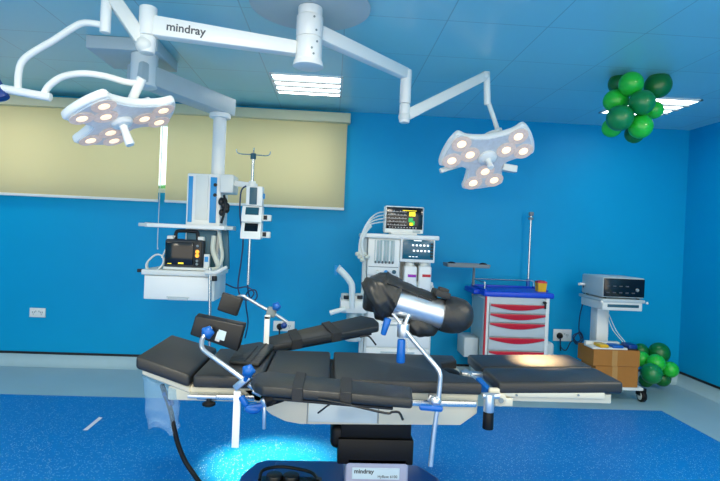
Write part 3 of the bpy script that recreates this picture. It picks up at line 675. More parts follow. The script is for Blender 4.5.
# cables at the monitor's side
b = MB()
for k in range(4):
    o = k*3.2
    b.tube([P(386, 212+o, AY+.1), P(378, 213+o, AY+.02), P(370, 219+o*.6, AY-.04), P(364, 229+o*.3, AY-.06), P(360+k*.7, 240, AY-.05), P(359+k*1.3, 252, AY-.05), P(360+k, 259, AY-.05)], .0065, 8, 6)
b.tube([P(371, 226, AY-.0), P(366, 232, AY-.05), P(362, 243, AY-.07), P(364, 256, AY-.06)], .012, 10, 6)
o = b.build('monitor_leads', M['tube_white'], loc=P(362, 245, AY-.05)); tag(o, 'bundle of white monitor leads draped over the anaesthesia machine edge', 'cables', kind='thing')
b = MB()
for k in range(5): c = P(357.5+k*2.4, 254+(k % 3)*3, AY-.06); b.ball(c, .02, (1.1, .8, 1), 12, 8)
o = b.build('lead_connector', M['hose'], loc=P(362, 258, AY-.06)); tag(o, 'cluster of pale plugs at the lower end of the monitor leads', 'connector')

# ------------------------------------------------------------------ crash cart
CY0, CY1 = 4.76, 5.24
cx0, cx1 = P(486, 300, CY0).x, P(550, 300, CY0).x
ztop = P(510, 292, CY0).z
t = thing('crash_cart', 'grey crash cart with blue top and five red handled drawers', 'medical cart', ((cx0+cx1)/2, 5.0, 0))
b = MB(); b.span((cx0, CY0+.02, .14), (cx1, CY1, ztop-.03), .008); b.build('body', M['palegrey'], t)
b = MB(); b.span((cx0-.02, CY0+.0, ztop-.052), (cx1+.045, CY1+.04, ztop+.0), .016, 3); b.span((P(466, 293, 5.2).x, CY0+.16, ztop-.05), (cx0, CY1+.04, ztop-.0), .014, 3)
bt_ = b.build('top_tray', M['bluetop'], t)
b = MB()
for (p, q) in (((cx0-.0, CY0+.02), (cx0-.0, CY1+.02)), ((cx0, CY1+.02), (cx1+.02, CY1+.02)), ((cx1+.03, CY0+.15), (cx1+.03, CY1+.02))):
    b.span((min(p[0], q[0])-.012, min(p[1], q[1])-.012, ztop-.004), (max(p[0], q[0])+.012, max(p[1], q[1])+.012, ztop+.018), .006)
b.build('tray_rim', M['bluetop'], t)
MB().span((cx0-.004, CY0, .15), (cx0+.012, CY0+.024, ztop-.05), .004).build('red_edge', M['red'], t)
for (q0_, q1_) in ((cx0+.012, cx0+.035), (cx1-.034, cx1)): MB().span((q0_, CY0+.004, .15), (q1_, CY0+.03, ztop-.05), .003).build('front_post', M['offwhite'], t)
ys = [305.5, 315, 324.3, 338.8, 352.3, 372]
xa, xb = cx0+.04, cx1-.038
for k in range(5):
    zt_ = P(518, ys[k]-1.0, CY0).z; zb_ = P(518, ys[k+1]-1.3, CY0).z
    d = MB().span((xa, CY0-.006, zb_+.004), (xb, CY0+.03, zt_), .004).build('drawer', M['palegrey'], t)
    outl = [(xa+.005, 0)]; w = xb-xa-.01; h = .054
    outl = [(0, 0)]+[(w*i/14, -.016-(h-.016)*math.sin(math.pi*i/14)) for i in range(15)]+[(w, 0)]
    mx = Matrix(((1, 0, 0, xa+.005), (0, 0, -1, CY0-.004), (0, 1, 0, zt_-.002), (0, 0, 0, 1)))
    b = MB(); b.prism(outl, mx, .018, .004); b.build('handle', M['red'], d)
lk = P(545.3, 303, CY0-.02); b = MB(); b.cyl(lk+V((0, .03, .0)), lk+V((0, -.01, 0)), .012, n=14); b.span(lk+V((-.008, -.012, -.055)), lk+V((.008, .004, -.01)), .003); b.build('lock', M['ink_dark'], t)
b = MB()
for (x, y) in ((cx0, CY0+.06), (cx0, CY1+.01), (cx1+.03, CY1+.01)): b.cyl((x, y, ztop), (x, y, ztop+.075), .007, n=10)
b.tube([(cx0, CY0+.06, ztop+.075), (cx0, CY1+.01, ztop+.075)], .007, 8, 1); b.tube([(cx0, CY1+.01, ztop+.075), (cx1+.03, CY1+.01, ztop+.075)], .007, 8, 1); b.build('guard_rail', M['steel'], t)
ivx = P(529.5, 250, 5.27).x
b = MB(); b.cyl((ivx, 5.27, ztop-.3), (ivx, 5.27, P(531, 216, 5.27).z), .011, n=14); b.build('drip_pole', M['steel'], t)
zz = P(531, 213, 5.27).z
b = MB(); b.cyl((ivx, 5.27, zz-.07), (ivx, 5.27, zz-.045), .025, n=16, bev=.004); b.span((ivx-.022, 5.25, zz-.03), (ivx+.022, 5.29, zz+.01), .006); b.span((ivx-.006, 5.262, zz-.05), (ivx+.006, 5.278, zz-.02)); b.build('pole_hook', M['midgrey'], t)
b = MB(); b.cyl((ivx, 5.27, ztop-.12), (ivx, 5.27, ztop+.09), .02, n=16, bev=.003); b.build('pole_socket', M['blue'], t)
tx0, tx1 = P(448, 265, 5.0).x, P(490, 265, 5.0).x; tz = P(470, 266, 5.0).z
tr = MB().span((tx0, 5.0, tz-.018), (tx1, 5.22, tz+.002), .005).build('swivel_tray', M['midgrey'], t)
b = MB(); 
for (x, y) in ((0, 0),): b.span((tx0, 4.996, tz), (tx1, 5.002, tz+.018)); b.span((tx0, 5.218, tz), (tx1, 5.224, tz+.018)); b.span((tx0-.003, 4.996, tz), (tx0+.003, 5.224, tz+.018)); b.span((tx1-.003, 4.996, tz), (tx1+.003, 5.224, tz+.018))
b.build('tray_lip', M['midgrey'], tr)
b = MB()
for xx in (tx0+.05, tx1-.05): b.ball((xx, 5.06, tz+.016), .04, (1, .8, .45), 14, 8)
b.build('tray_clip', M['ink_dark'], tr)
pxx = P(473, 280, 5.22).x
b = MB(); b.cyl((pxx, 5.2, ztop-.1), (pxx, 5.2, tz-.015), .013, n=12); b.build('tray_post', M['midgrey'], t)
b = MB(); b.span((cx0-.15, CY0+.14, .33), (cx0-.01, CY1-.06, .52), .012); b.build('side_bin', M['palegrey'], t)
b = MB(); b.span((cx0-.006, CY0+.05, .2), (cx0+.002, CY1-.04, ztop-.08)); b.build('side_panel', M['tubes'], t)
b = MB(); b.span((cx1, CY0+.1, .33), (cx1+.11, CY1-.1, .50), .03, 3); b.build('waste_bin', M['palegrey'], t)
for xx in (cx0+.07, cx1-.07):
    for yy in (CY0+.07, CY1-.06):
        b = MB(); b.cyl((xx-.018, yy, .055), (xx+.018, yy, .055), .055, n=20, bev=.005); b.span((xx-.028, yy-.025, .08), (xx+.028, yy+.025, .15), .004); b.build('caster', M['midgrey'], t)
# sharps container
sc_ = P(541.5, 289, 4.90)
t = thing('sharps_container', 'small yellow sharps container with red lid on the blue cart top', 'sharps box', (sc_.x, 4.92, ztop+.001))
b = MB(); b.lathe([(0, 0), (.052, 0), (.060, .07), (.062, .082), (0, .082)], (sc_.x, 4.92, ztop+.001), (0, 0, 1), 4, x=(1, 1, 0)); b.build('container', M['yellow'], t)
b = MB(); b.lathe([(0, 0), (.063, 0), (.058, .016), (.03, .024), (0, .024)], (sc_.x, 4.92, ztop+.083), (0, 0, 1), 4, x=(1, 1, 0)); b.build('lid', M['red'], t)

# ------------------------------------------------------------------ electrosurgical unit on its cart
EY = 4.66
u0, u1 = P(603.5, 288, EY).x, P(645.5, 288, EY).x
zc0, zc1 = P(624, 301.5, EY).z, P(624, 276.5, EY).z
tzt = P(624, 299.5, EY).z
t = thing('electrosurgical_unit', 'pale box shaped electrosurgical generator with wide black front on its cart', 'surgical generator', ((u0+u1)/2, EY+.2, tzt))
b = MB(); b.span((u0, EY+.012, tzt+.012), (u1, EY+.42, tzt+.20), .012, 2); b.build('housing', M['palegrey'], t)
b = MB(); b.span((u0+.008, EY, tzt+.022), (u1-.006, EY+.014, tzt+.19), .006); b.build('front_panel', M['screen'], t)
b = MB()
for k in range(9): b.span((u0+.03+(k % 5)*.06, EY-.002, tzt+.055+(k//5)*.06), (u0+.06+(k % 5)*.06, EY+.001, tzt+.065+(k//5)*.06))
b.build('front_marking', M['ink'], t)
b = MB(); b.cyl((u1-.08, EY+.002, tzt+.09), (u1-.08, EY-.012, tzt+.09), .016, n=18, bev=.003); b.build('dial', M['midgrey'], t)
for (x, y) in ((u0+.04, EY+.05), (u1-.04, EY+.05), (u0+.04, EY+.37), (u1-.04, EY+.37)):
    MB().cyl((x, y, tzt+.0005), (x, y, tzt+.014), .016, n=12).build('foot', M['rubber'], t)
MB().tube([(u0+.0, EY+.36, tzt+.10), (u0-.035, EY+.36, tzt+.10), (u0-.06, EY+.35, tzt+.10)], .013, 10, 3).build('socket', M['white'], t)
t = thing('equipment_cart', 'white column cart on black castors carrying the electrosurgical generator', 'cart', ((u0+u1)/2, EY+.2, 0))
b = MB(); b.span((u0-.012, EY-.01, tzt-.03), (u1+.0, EY+.45, tzt), .008); b.build('top_shelf', M['palegrey'], t)
b = MB(); b.span((u0+.0, EY+.0, tzt-.105), (u1-.02, EY+.42, tzt-.03), .008); dr = b.build('drawer', M['offwhite'], t)
b = MB(); b.span((u0+.045, EY-.004, tzt-.075), (u1-.055, EY+.002, tzt-.048), .003); b.build('handle_slot', M['teal'], dr)
b = MB(); b.ball((u0-.01, EY+.0, tzt-.03), .014, (1, 1, 1), 10, 8); b.ball((u1+.035, EY+.02, tzt-.03), .012, (1, 1, 1), 10, 8); b.build('side_knob', M['white'], t)
kx0, kx1 = P(597, 325, EY+.30).x, P(609, 325, EY+.30).x
b = MB(); b.span((kx0, EY+.30, .14), (kx1, EY+.44, tzt-.10), .012); b.build('column', M['white'], t)
bx0, bx1 = P(580, 378, EY).x, P(643, 378, EY).x
b = MB(); b.span((bx0, EY-.02, .125), (bx1, EY+.52, .155), .008); b.build('base_plate', M['offwhite'], t)
cz = G(637, 399, 0)
for (x, y) in ((cz.x-.005, EY+.07), (bx0+.05, EY+.07), (bx0+.05, EY+.46), (cz.x-.005, EY+.46)):
    b = MB(); b.cyl((x-.022, y, .056), (x+.022, y, .056), .056, n=28, bev=.008); c = b.build('caster', M['rubber'], t)
    b = MB(); b.cyl((x-.025, y, .056), (x+.025, y, .056), .038, n=24, bev=.003); b.build('hub', M['palegrey'], c)
    b = MB(); b.span((x-.03, y-.02, .06), (x-.024, y+.05, .125)); b.span((x+.024, y-.02, .06), (x+.03, y+.05, .125)); b.span((x-.03, y-.02, .10), (x+.03, y+.05, .126), .004); b.build('fork', M['black'], c)
# cardboard boxes on the base
q0, q1 = P(593.5, 360, EY-.03).x, P(640, 360, EY-.03).x
za, zb_, zc_ = .157, P(618, 366.5, EY-.03).z, P(618, 350.5, EY-.03).z
def carton(x0, x1, y0, y1, z0, z1, label):
    t = thing('cardboard_box', label, 'box', ((x0+x1)/2, (y0+y1)/2, z0), 'cardboard boxes on the cart base')
    MB().span((x0, y0, z0), (x1, y1, z1), .003, 1).build('carton', M['card'], t)
    xm = (x0+x1)/2-.02; b = MB(); b.span((xm-.025, y0-.0012, z0+.001), (xm+.025, y0+.001, z1-.001)); b.build('tape', M['tape'], t)
carton(q0+.03, q1-.005, EY-.02, EY+.26, za, zb_, 'flat brown cardboard box lying on the cart base, under another box')
carton(q0, q1, EY-.03, EY+.28, zb_+.001, zc_, 'brown cardboard box with foot pedals on top, resting on another box')
# pedals
fz = zc_+.001
t = thing('foot_pedal', 'twin foot pedal in pale housing with yellow and blue treadles on the cardboard box', 'foot pedal', ((q0+q1)/2, EY+.06, fz))
p0, p1 = P(592, 348, EY).x, P(627, 348, EY).x
b = MB(); b.span((p0, EY-.015, fz), (p1, EY+.16, fz+.018), .006); b.span((p0, EY+.12, fz), (p1, EY+.165, fz+.05), .01); b.build('housing', M['offwhite'], t)
xa, xb = P(599, 348, EY).x, P(608, 348, EY).x; b = MB(); b.span((xa, EY-.02, fz+.014), (xb, EY+.11, fz+.045), .010, 3); b.build('yellow_treadle', M['yellow'], t)
xa, xb = P(612, 348, EY).x, P(623, 348, EY).x; b = MB(); b.span((xa, EY-.02, fz+.014), (xb, EY+.11, fz+.040), .010, 3); b.build('blue_treadle', M['blue'], t)
t = thing('foot_pedal', 'single blue foot pedal at the box edge beside the green balloons', 'foot pedal', (q1-.04, EY+.06, fz))
xa, xb = P(629, 348, EY).x, P(638, 348, EY).x; b = MB(); b.span((xa, EY+.0, fz), (xb, EY+.14, fz+.05), .012, 3); b.build('treadle', M['navy'], t)
b = MB(); b.span((xa-.005, EY-.01, fz), (xb-.002, EY+.15, fz+.014), .004); b.build('base', M['ink_dark'], t)
# cords at the cart
b = MB(); b.tube([P(583, 283, 5.02), P(584, 297, 5.1), P(580, 315, 5.2), P(579, 330, 5.25), P(582, 337, 5.25), P(578, 342, 5.24), P(574, 338, 5.24), P(580, 332, 5.24), P(583, 340, 5.23), P(576, 344, 5.25), P(573, 336, 5.25), P(579, 334, 5.25), P(581, 345, 5.23), P(572, 341, 5.3), P(566, 350, 5.33), P(561, 347, 5.36), P(560, 338, 5.36)], .006, 8, 8)
o = b.build('power_cable', M['cordblue'], loc=P(579, 330, 5.25)); tag(o, 'dark tangled power cord from the electrosurgical generator to the nearest wall socket', 'cord')
b = MB(); b.tube([P(608, 318, 4.95), P(613, 330, 4.9), P(622, 341, 4.82), P(625, 345, 4.80)], .004, 6, 6); b.tube([P(608, 312, 4.95), P(616, 330, 4.9), P(627, 344, 4.82)], .004, 6, 6)
o = b.build('pedal_cable', M['tube_white'], loc=P(616, 330, 4.9)); tag(o, 'thin pale pedal cord hanging beside the white cart column', 'cord')

# ------------------------------------------------------------------ wall sockets
def socket(u, v, w, h, label, plug=None):
    c = P(u, v, YB); s = YB/F_PX
    t = thing('wall_socket', label, 'socket', (c.x, YB-.006, c.z), 'white wall sockets')
    MB().span((c.x-w*s/2, YB-.012, c.z-h*s/2), (c.x+w*s/2, YB-.0005, c.z+h*s/2), .003).build('plate', M['white'], t)
    b = MB()
    for dx in (-.25, .25):
        b.span((c.x+dx*w*s-.012, YB-.0135, c.z-.004), (c.x+dx*w*s-.006, YB-.011, c.z+.012)); b.span((c.x+dx*w*s+.006, YB-.0135, c.z-.004), (c.x+dx*w*s+.012, YB-.011, c.z+.012)); b.span((c.x+dx*w*s-.003, YB-.0135, c.z-.02), (c.x+dx*w*s+.003, YB-.011, c.z-.01))
    b.build('socket_slot', M['midgrey'], t)
    for dx in (-.1, .1): MB().span((c.x+dx*w*s-.007, YB-.016, c.z+.006), (c.x+dx*w*s+.007, YB-.011, c.z+.022), .002).build('switch', M['palegrey'], t)
    return c
socket(38, 312.5, 15, 9, 'white double wall socket alone beneath the cream blind')
c1 = socket(284, 326, 21, 10, 'white wall socket seen above the raised armrest pad, with a dark plug')
c2 = socket(562, 335, 19, 12, 'white wall socket with black plug between crash cart and equipment cart')
def plug(c, dx, label):
    t = thing('power_plug', label, 'plug', (c.x+dx, YB-.03, c.z))
    b = MB(); b.cyl((c.x+dx, YB-.0165, c.z-.005), (c.x+dx, YB-.055, c.z-.005), .034, .024, 20, .006); b.build('plug_body', M['rubber'], t)
    b = MB(); b.tube([(c.x+dx, YB-.045, c.z-.02), (c.x+dx, YB-.045, c.z-.08), (c.x+dx+.01, YB-.04, c.z-.16)], .007, 8, 5); b.build('plug_lead', M['rubber'], t)
plug(c1, -.04, 'dark plug in the wall socket seen above the raised armrest pad')
plug(c2, -.035, 'black plug in the wall socket near the crash cart')

# ------------------------------------------------------------------ balloons
def balloon(u, v, r, y, mt, label, group, up=V((0, 0, -1))):
    c = P(u, v, y); rr = r*y/F_PX
    t = thing('balloon', label, 'balloon', c, group)
    prof = [(0, rr*1.03)]+[(rr*math.sin(a)*(1-.05*max(0, -math.cos(a))), rr*math.cos(a)*(1.03 if math.cos(a) > 0 else 1.12)) for a in [math.pi*k/16 for k in range(1, 16)]]+[(rr*.06, -rr*1.13), (0, -rr*1.13)]
    d = V(up).normalized()
    b = MB(); b.lathe(prof, c, -d, 28); b.build('envelope', M[mt], t, angle=80)
    b = MB(); b.lathe([(0, 0), (rr*.05, 0), (rr*.06, rr*.05), (rr*.13, rr*.14), (0, rr*.1)], c+d*rr*1.10, d, 10); b.build('knot', M[mt], t)
def settle(lst):       # push neighbours apart in depth until they only touch
    L = [list(q) for q in lst]
    for it in range(120):
        for i in range(len(L)):
            for j in range(i):
                a, c = L[i], L[j]; pa_, pc_ = P(a[0], a[1], a[3]), P(c[0], c[1], c[3]); need = .93*(a[2]*a[3]+c[2]*c[3])/F_PX
                if (pa_-pc_).length < need:
                    sg = 1 if a[3] >= c[3] else -1; a[3] += .004*sg; c[3] -= .004*sg
    return L
GC = 'green balloons clustered on the ceiling'; cc = P(636, 104, 3.72)
def out(u, v, y): 
    d = cc-P(u, v, y); return d if d.length > .02 else V((0, 1, .2))
for (u, v, r, y, mt, lab) in settle((
    (631, 84, 12, 3.66, 'bl', 'bright green balloon at the top front of the ceiling cluster'),
    (658, 85.5, 13, 3.76, 'bd', 'dark green balloon, highest beside the ceiling, at the outer corner of the ceiling cluster'),
    (619, 84, 10.5, 3.84, 'bd', 'dark green balloon mostly hidden behind the bright top one of the ceiling cluster'),
    (615.5, 101, 11.7, 3.70, 'bl', 'bright green balloon under the bright top one, on the lamp side of the ceiling cluster'),
    (642, 102.5, 12.7, 3.58, 'bm', 'mid green balloon in the centre of the ceiling cluster'),
    (620, 118, 13.2, 3.60, 'bm', 'mid green balloon low in the ceiling cluster, overlapping a brighter one below it'),
    (654, 110, 9, 3.78, 'bl', 'bright green balloon next to the lit ceiling panel'),
    (640.5, 126.5, 12, 3.64, 'bl', 'bright green balloon at the bottom front of the ceiling cluster'),
    (612, 127.5, 9.8, 3.76, 'bl', 'bright green balloon peeking out below the low mid green one on the ceiling'),
    (634.5, 133.5, 9.6, 3.78, 'bd', 'dark green balloon, lowest of the ceiling cluster, behind a bright one'))):
    balloon(u, v, r, y, mt, lab, GC, out(u, v, y))
GF = 'green balloons on the floor'; cc = P(654, 366, 5.15)
for (u, v, r, y, mt, lab) in settle((
    (641.5, 359, 8, 5.00, 'bl', 'bright green balloon on the floor pile touching the cardboard box'),
    (656, 363, 9, 4.98, 'bl', 'bright green balloon in the centre of the floor pile'),
    (659, 353, 10.5, 5.16, 'bd', 'dark green balloon at the top of the floor pile'),
    (670, 369.5, 8.2, 5.05, 'bl', 'bright green balloon at the outer end of the floor pile, nearest the room corner'),
    (651.5, 373.5, 10.5, 4.95, 'bm', 'mid green balloon, largest at the front of the floor pile'),
    (641, 350.5, 7.2, 5.20, 'bd', 'dark green balloon at the back of the floor pile above the box edge'),
    (662, 378, 8.5, 5.12, 'bd', 'dark green balloon low in the floor pile, under the outermost bright one'),
    (646, 380, 7.2, 5.10, 'bd', 'dark green balloon on the floor, lowest, near the cart castor'))):
    balloon(u, v, r, y, mt, lab, GF, out(u, v, y))
# strip of paper on the floor
b = MB(); b.hexa([G(83, 430, .002), G(87.5, 430, .002), G(102.5, 417.5, .002), G(99, 417, .002)], .0015, 0)
o = b.build('paper_strip', M['paper']); tag(o, 'white strip of paper lying alone on the blue floor', 'paper strip')

# ------------------------------------------------------------------ operating table
TY0, TY1, TZ = 2.26, 2.80, .82
def T(u, v, y=TY0): return P(u, v, y)
t = thing('operating_table', 'operating table with black pads on a navy base standing on the blue floor', 'operating table', (.25, 2.53, 0))
TH = .055
# head pad, sloping
hl, hr = T(135.5, 356), T(189.5, 375.3)
hl.y = hr.y = TY0
fl_, fr_ = V((hl.x, TY1-.05, hl.z)), V((hr.x, TY1, hr.z))
b = MB(); b.hexa([hl, hr, fr_, fl_], TH, .014, 3, down=(.0, 0, -1)); b.build('head_pad', M['leather'], t)
xs = [T(192.5, 376).x, T(262, 378).x, T(330, 380).x]
def pad(name, x0, x1, y0, y1, z=TZ, th=TH, bev=.014): return MB().span((x0, y0, z-th), (x1, y1, z), bev, 3).build(name, M['leather'], t)
pad('back_pad', xs[0], xs[1]-.002, TY0, TY1)
pad('back_pad', xs[1]+.002, xs[2], TY0, TY1)
sxa, sxb = T(334, 380).x, .685
# seat pad with the cut-out at its foot end
o = [(sxa, TY0), (sxb, TY0), (sxb-.005, TY0+.10), (sxb-.10, TY0+.17), (sxb-.12, TY0+.27), (sxb-.10, TY0+.37), (sxb-.005, TY1-.10), (sxb, TY1), (sxa, TY1)]
b = MB(); b.prism(o, Matrix.Translation((0, 0, TZ-TH)), TH, .014, 3); b.build('seat_pad', M['leather'], t)
ym = (TY0+TY1)/2
lx0, lx1 = .765, 1.335
b = MB(); b.hexa([(lx0, TY0+.005, TZ+.005), (lx1, TY0+.005, TZ+.022), (lx1, ym-.008, TZ+.022), (lx0, ym-.008, TZ+.005)], TH, .014, 3); b.build('leg_pad', M['leather'], t)
b = MB(); b.hexa([(lx0, ym+.008, TZ+.005), (lx1, ym+.008, TZ+.022), (lx1, TY1+.01, TZ+.022), (lx0, TY1+.01, TZ+.005)], TH, .014, 3); b.build('leg_pad', M['leather'], t)
# frames below the pads
MB().span((xs[2]-.01, TY0+.03, TZ-.06), (sxa+.01, TY1-.03, TZ-.035)).build('dark_gap_filler', M['rubber'], t)  # black filler added for the shade in the gap between back and seat pads
zf = TZ-TH
b = MB(); b.hexa([V((hl.x+.02, TY0+.02, hl.z-TH-.001)), V((hr.x, TY0+.02, hr.z-TH-.001)), V((hr.x, TY1-.03, hr.z-TH-.001)), V((hl.x+.02, TY1-.07, hl.z-TH-.001))], .03, .006, 1); b.build('head_frame', M['cream'], t)
b = MB(); b.span((hr.x-.10, TY0+.03, zf-.066), (xs[2]+.02, TY1-.03, zf-.002), .01); b.build('back_frame', M['cream'], t)
b = MB(); b.span((xs[0]+.02, TY0+.0, zf-.05), (xs[1]-.03, TY0+.018, zf-.026), .004); b.span((xs[2]+.03, TY0-.012, zf-.05), (sxb-.02, TY0+.006, zf-.024), .004); b.span((xs[0]+.02, TY1-.018, zf-.05), (sxb-.02, TY1, zf-.026), .004); b.build('side_rail', M['steel'], t)
# cover panels of the middle section
zc_a, zc_b = T(300, 396).z, T(300, 427).z
def cover(y, th):
    ol = [T(240, 391), T(252, 402), T(270, 417), T(284, 424), T(300, 427), T(462, 428), T(479, 416), T(481, 394)]
    ol = [(p.x, p.z) for p in ol]; mx = Matrix(((1, 0, 0, 0), (0, 0, 1, y), (0, 1, 0, 0), (0, 0, 0, 1)))
    b = MB(); b.prism(ol, mx, th, .006); return b
cover(TY0+.03, TY1-TY0-.06).build('middle_cover', M['cream'], t)
b = MB(); xx = T(307, 415).x; b.span((xx-.002, TY0+.027, T(307, 426).z), (xx+.002, TY0+.031, T(307, 404).z)); xx = T(379, 415).x; b.span((xx-.002, TY0+.027, T(379, 426).z), (xx+.002, TY0+.031, T(379, 404).z)); b.build('cover_seam', M['midgrey'], t)
b = MB(); b.span((T(308, 415).x, TY0+.024, T(340, 427).z+.01), (T(378, 415).x, TY0+.031, T(340, 404).z), .003); b.build('cover_panel', M['palegrey'], t)
# leg section rail and joints
b = MB(); b.span((T(490, 395).x, TY0+.008, T(550, 398.5).z), (T(606, 395).x, TY0+.03, T(550, 392).z+.006), .004); b.span((T(503, 395).x, TY0+.03, zf-.03), (lx1-.04, TY1-.01, zf+.012), .004); b.build('leg_frame', M['cream'], t)
for u in (517, 579): c = T(u, 395.5); MB().cyl((c.x, TY0+.009, c.z), (c.x, TY0+.002, c.z), .005, n=10).build('rail_screw', M['midgrey'], t)
c = T(501, 400.5); b = MB(); b.cyl((c.x, TY0+.0, c.z), (c.x, TY0+.03, c.z), .028, n=28, bev=.004); b.span((c.x-.026, TY0+.0, c.z-.026), (c.x+.055, TY0+.03, c.z+.01), .005); hg = b.build('hinge_plate', M['cream'], t)
b = MB(); b.cyl((c.x, TY0-.003, c.z), (c.x, TY0+.003, c.z), .012, n=18); b.build('hinge_hole', M['midgrey'], hg)
c = T(488.5, 396); j = MB(); j.cyl((c.x, TY0-.01, T(488, 411).z), (c.x, TY0-.01, T(488, 393).z), .023, n=24, bev=.003); j.cyl((c.x-.03, TY0-.01, T(488, 395).z), (c.x+.045, TY0-.01, T(488, 395).z), .013, n=16, bev=.002); cl = j.build('section_clamp', M['chrome'], t)
MB().cyl((c.x, TY0-.01, T(488, 428).z), (c.x, TY0-.01, T(488, 411).z), .024, .023, 24, .004).build('clamp_knob', M['rubber'], cl)
b = MB(); b.beam((.66, ym, TZ-.03), (.80, ym-.0, TZ-.035), .05, .025, bev=.005); b.cyl((.70, ym-.06, TZ-.035), (.70, ym+.06, TZ-.035), .017, n=16, bev=.003); b.beam((.70, ym-.05, TZ-.03), (.735, TY0+.05, TZ-.05), .025, .02, bev=.004); b.build('joint_bar', M['chrome'], t)
b = MB(); b.beam((.715, TY0+.16, TZ-.035), (.735, TY0+.04, TZ-.055), .03, .04, bev=.006); b.build('joint_lever', M['blue'], t)
b = MB(); b.ball((.60, ym-.01, TZ-.03), .045, (1.2, 1.3, .55)); b.build('cutout_underside', M['rubber'], t)  # dark rounded mass put in for the underside of the seat cut-out
# knob under the back section
c = T(209, 401); b = MB(); b.lathe([(0, 0), (.018, 0), (.028, .006), (.028, .014), (.012, .022), (.010, .04), (0, .04)], (c.x, TY0-.0, c.z-.022), (0, 0, 1), 20); b.build('release_knob', M['rubber'], t)
b = MB(); b.span((c.x-.09, TY0-.012, T(209, 397).z-.004), (c.x+.03, TY0+.04, T(209, 396).z+.006), .003); b.build('knob_bracket', M['chrome'], t)
# bellows, column, base
b = MB(); bx0_, bx1_ = .075, .42
z0b, z1b = .385, T(370, 428).z+.01
n = 2
for k in range(n):
    za = z0b+(z1b-z0b)*k/n; zb2 = z0b+(z1b-z0b)*(k+1)/n; s = .012 if k % 2 else 0
    b.span((bx0_-.01+s, 2.40+s, za), (bx1_-s, 2.70-s, zb2+.002), .008)
b.build('bellows', M['rubber'], t)
b = MB(); b.span((P(330, 445, 2.42).x, 2.42, P(335, 450, 2.42).z), (bx0_+.05, 2.66, P(335, 426, 2.42).z), .03, 3); b.build('slide_housing', M['rubber'], t)
kx0, kx1 = P(345.5, 470, 2.40).x, P(408.5, 470, 2.40).x
col = MB().span((kx0, 2.40, .16), (kx1, 2.70, P(377, 457.5, 2.40).z), .014, 3).build('column', M['lilac'], t)
l0, l1 = P(352, 473, 2.398).x, P(399.5, 473, 2.398).x; lz0, lz1 = P(375, 479.2, 2.398).z, P(375, 468, 2.398).z
lb = MB().span((l0, 2.394, lz0), (l1, 2.402, lz1), .002, 1).build('name_plate', M['label'], col)
mx = Matrix(((1, 0, 0, l0+.009), (0, 0, -1, 2.3935), (0, 1, 0, lz0+.0285), (0, 0, 0, 1)))
lettering('lettering', 'mindray', .028, mx, M['ink_dark'], lb, bold=.0006)
mx = mx.copy(); mx.translation = V((l1-.010, 2.3935, lz0+.009)); lettering('lettering', 'HyBase 6100', .0175, mx, M['ink_dark'], lb, align='RIGHT')
g0, g1 = P(240, 481, 2.62).x, P(440, 481, 2.62).x
ol = [(-.37, 2.05), (.56, 2.05), (.62, 2.2), (.60, 2.62), (.52, 2.76), (.36, 2.80), (-.30, 2.80), (-.36, 2.76), (-.41, 2.62), (-.42, 2.2)]
bs = MB().prism(ol, Matrix.Translation((0, 0, .03)), .205, .03, 3).build('base', M['navy'], t)
b = MB(); b.span((-.25, 2.08, .22), (.38, 2.74, .25), .02, 3); b.build('base_top', M['navy'], bs)
b = MB(); b.span((-.30, 2.18, .23), (.0, 2.56, .255), .01)
for x in (-.26, -.18): b.cyl((x+.03, 2.50, .25), (x+.03, 2.50, .29), .04, n=20, bev=.008)
b.tube([(-.30, 2.50, .26), (-.29, 2.56, .28), (-.2, 2.60, .28), (-.06, 2.57, .27), (-.02, 2.5, .26)], .008, 8, 5); b.build('pedal_unit', M['black'], bs)
for (x, y) in ((-.33, 2.15), (.5, 2.15), (-.30, 2.68), (.48, 2.68)): MB().cyl((x, y, 0), (x, y, .035), .04, n=18, bev=.004).build('foot', M['rubber'], bs)

# loose strap over the back pads
sx = T(248, 360, 2.5).x
t = thing('body_strap', 'wide stitched black strap pad lying across the far side of the back pads', 'strap', (-.32, 2.70, TZ))
b = MB(); b.hexa([(-.46, 2.46, TZ+.02), (-.315, 2.42, TZ+.02), (-.285, 2.81, TZ+.024), (-.37, 2.83, TZ+.035), (-.47, 2.76, TZ+.026)], .018, .006, 2); b.build('pad', M['drape'], t)
b = MB()
for f in (0, .03): b.beam((-.385+f, 2.45, TZ+.021), (-.36+f, 2.81, TZ+.030), .008, .004)
b.build('stitching', M['ink_dark'], t)

# ------------------------------------------------------------------ arm boards
def band(b, quad, s0, s1, th, g=.007):      # strap around a pad between fractions s0..s1 of its length
    a, c, d, e = [V(p) for p in quad]       # near-start, near-end, far-end, far-start (top corners)
    w = (e-a).normalized()*g; up = V((0, 0, g))
    q = [a.lerp(c, s0)-w+up, a.lerp(c, s1)-w+up, e.lerp(d, s1)+w+up, e.lerp(d, s0)+w+up]
    b.hexa(q, th+2*g, .003, 1)
q = [G(262, 386.5, .86), G(413, 399, .85), G(412, 386.5, .85), G(268, 370.5, .86)]
nl = G(251, 378, .86)
t = thing('arm_board', 'black padded arm board folded along the near side of the table, two straps around it', 'arm board', (q[0]+q[2])/2-V((0, 0, .05)), 'padded arm boards on the operating table')
b = MB(); b.hexa([q[0], q[1], q[2], q[3], G(257, 372.5, .86), nl, G(254, 383, .86)], .04, .012, 3); b.build('pad', M['leather'], t)
for (u0_, u1_) in ((.20, .275), (.52, .60)):
    b = MB(); band(b, q, u0_, u1_, .04); b.build('strap', M['strap'], t)
base_q = [p-V((0, 0, .041)) for p in (q[0].lerp(q[1], .02), q[0].lerp(q[1], .93), q[3].lerp(q[2], .93), q[3].lerp(q[2], .02))]
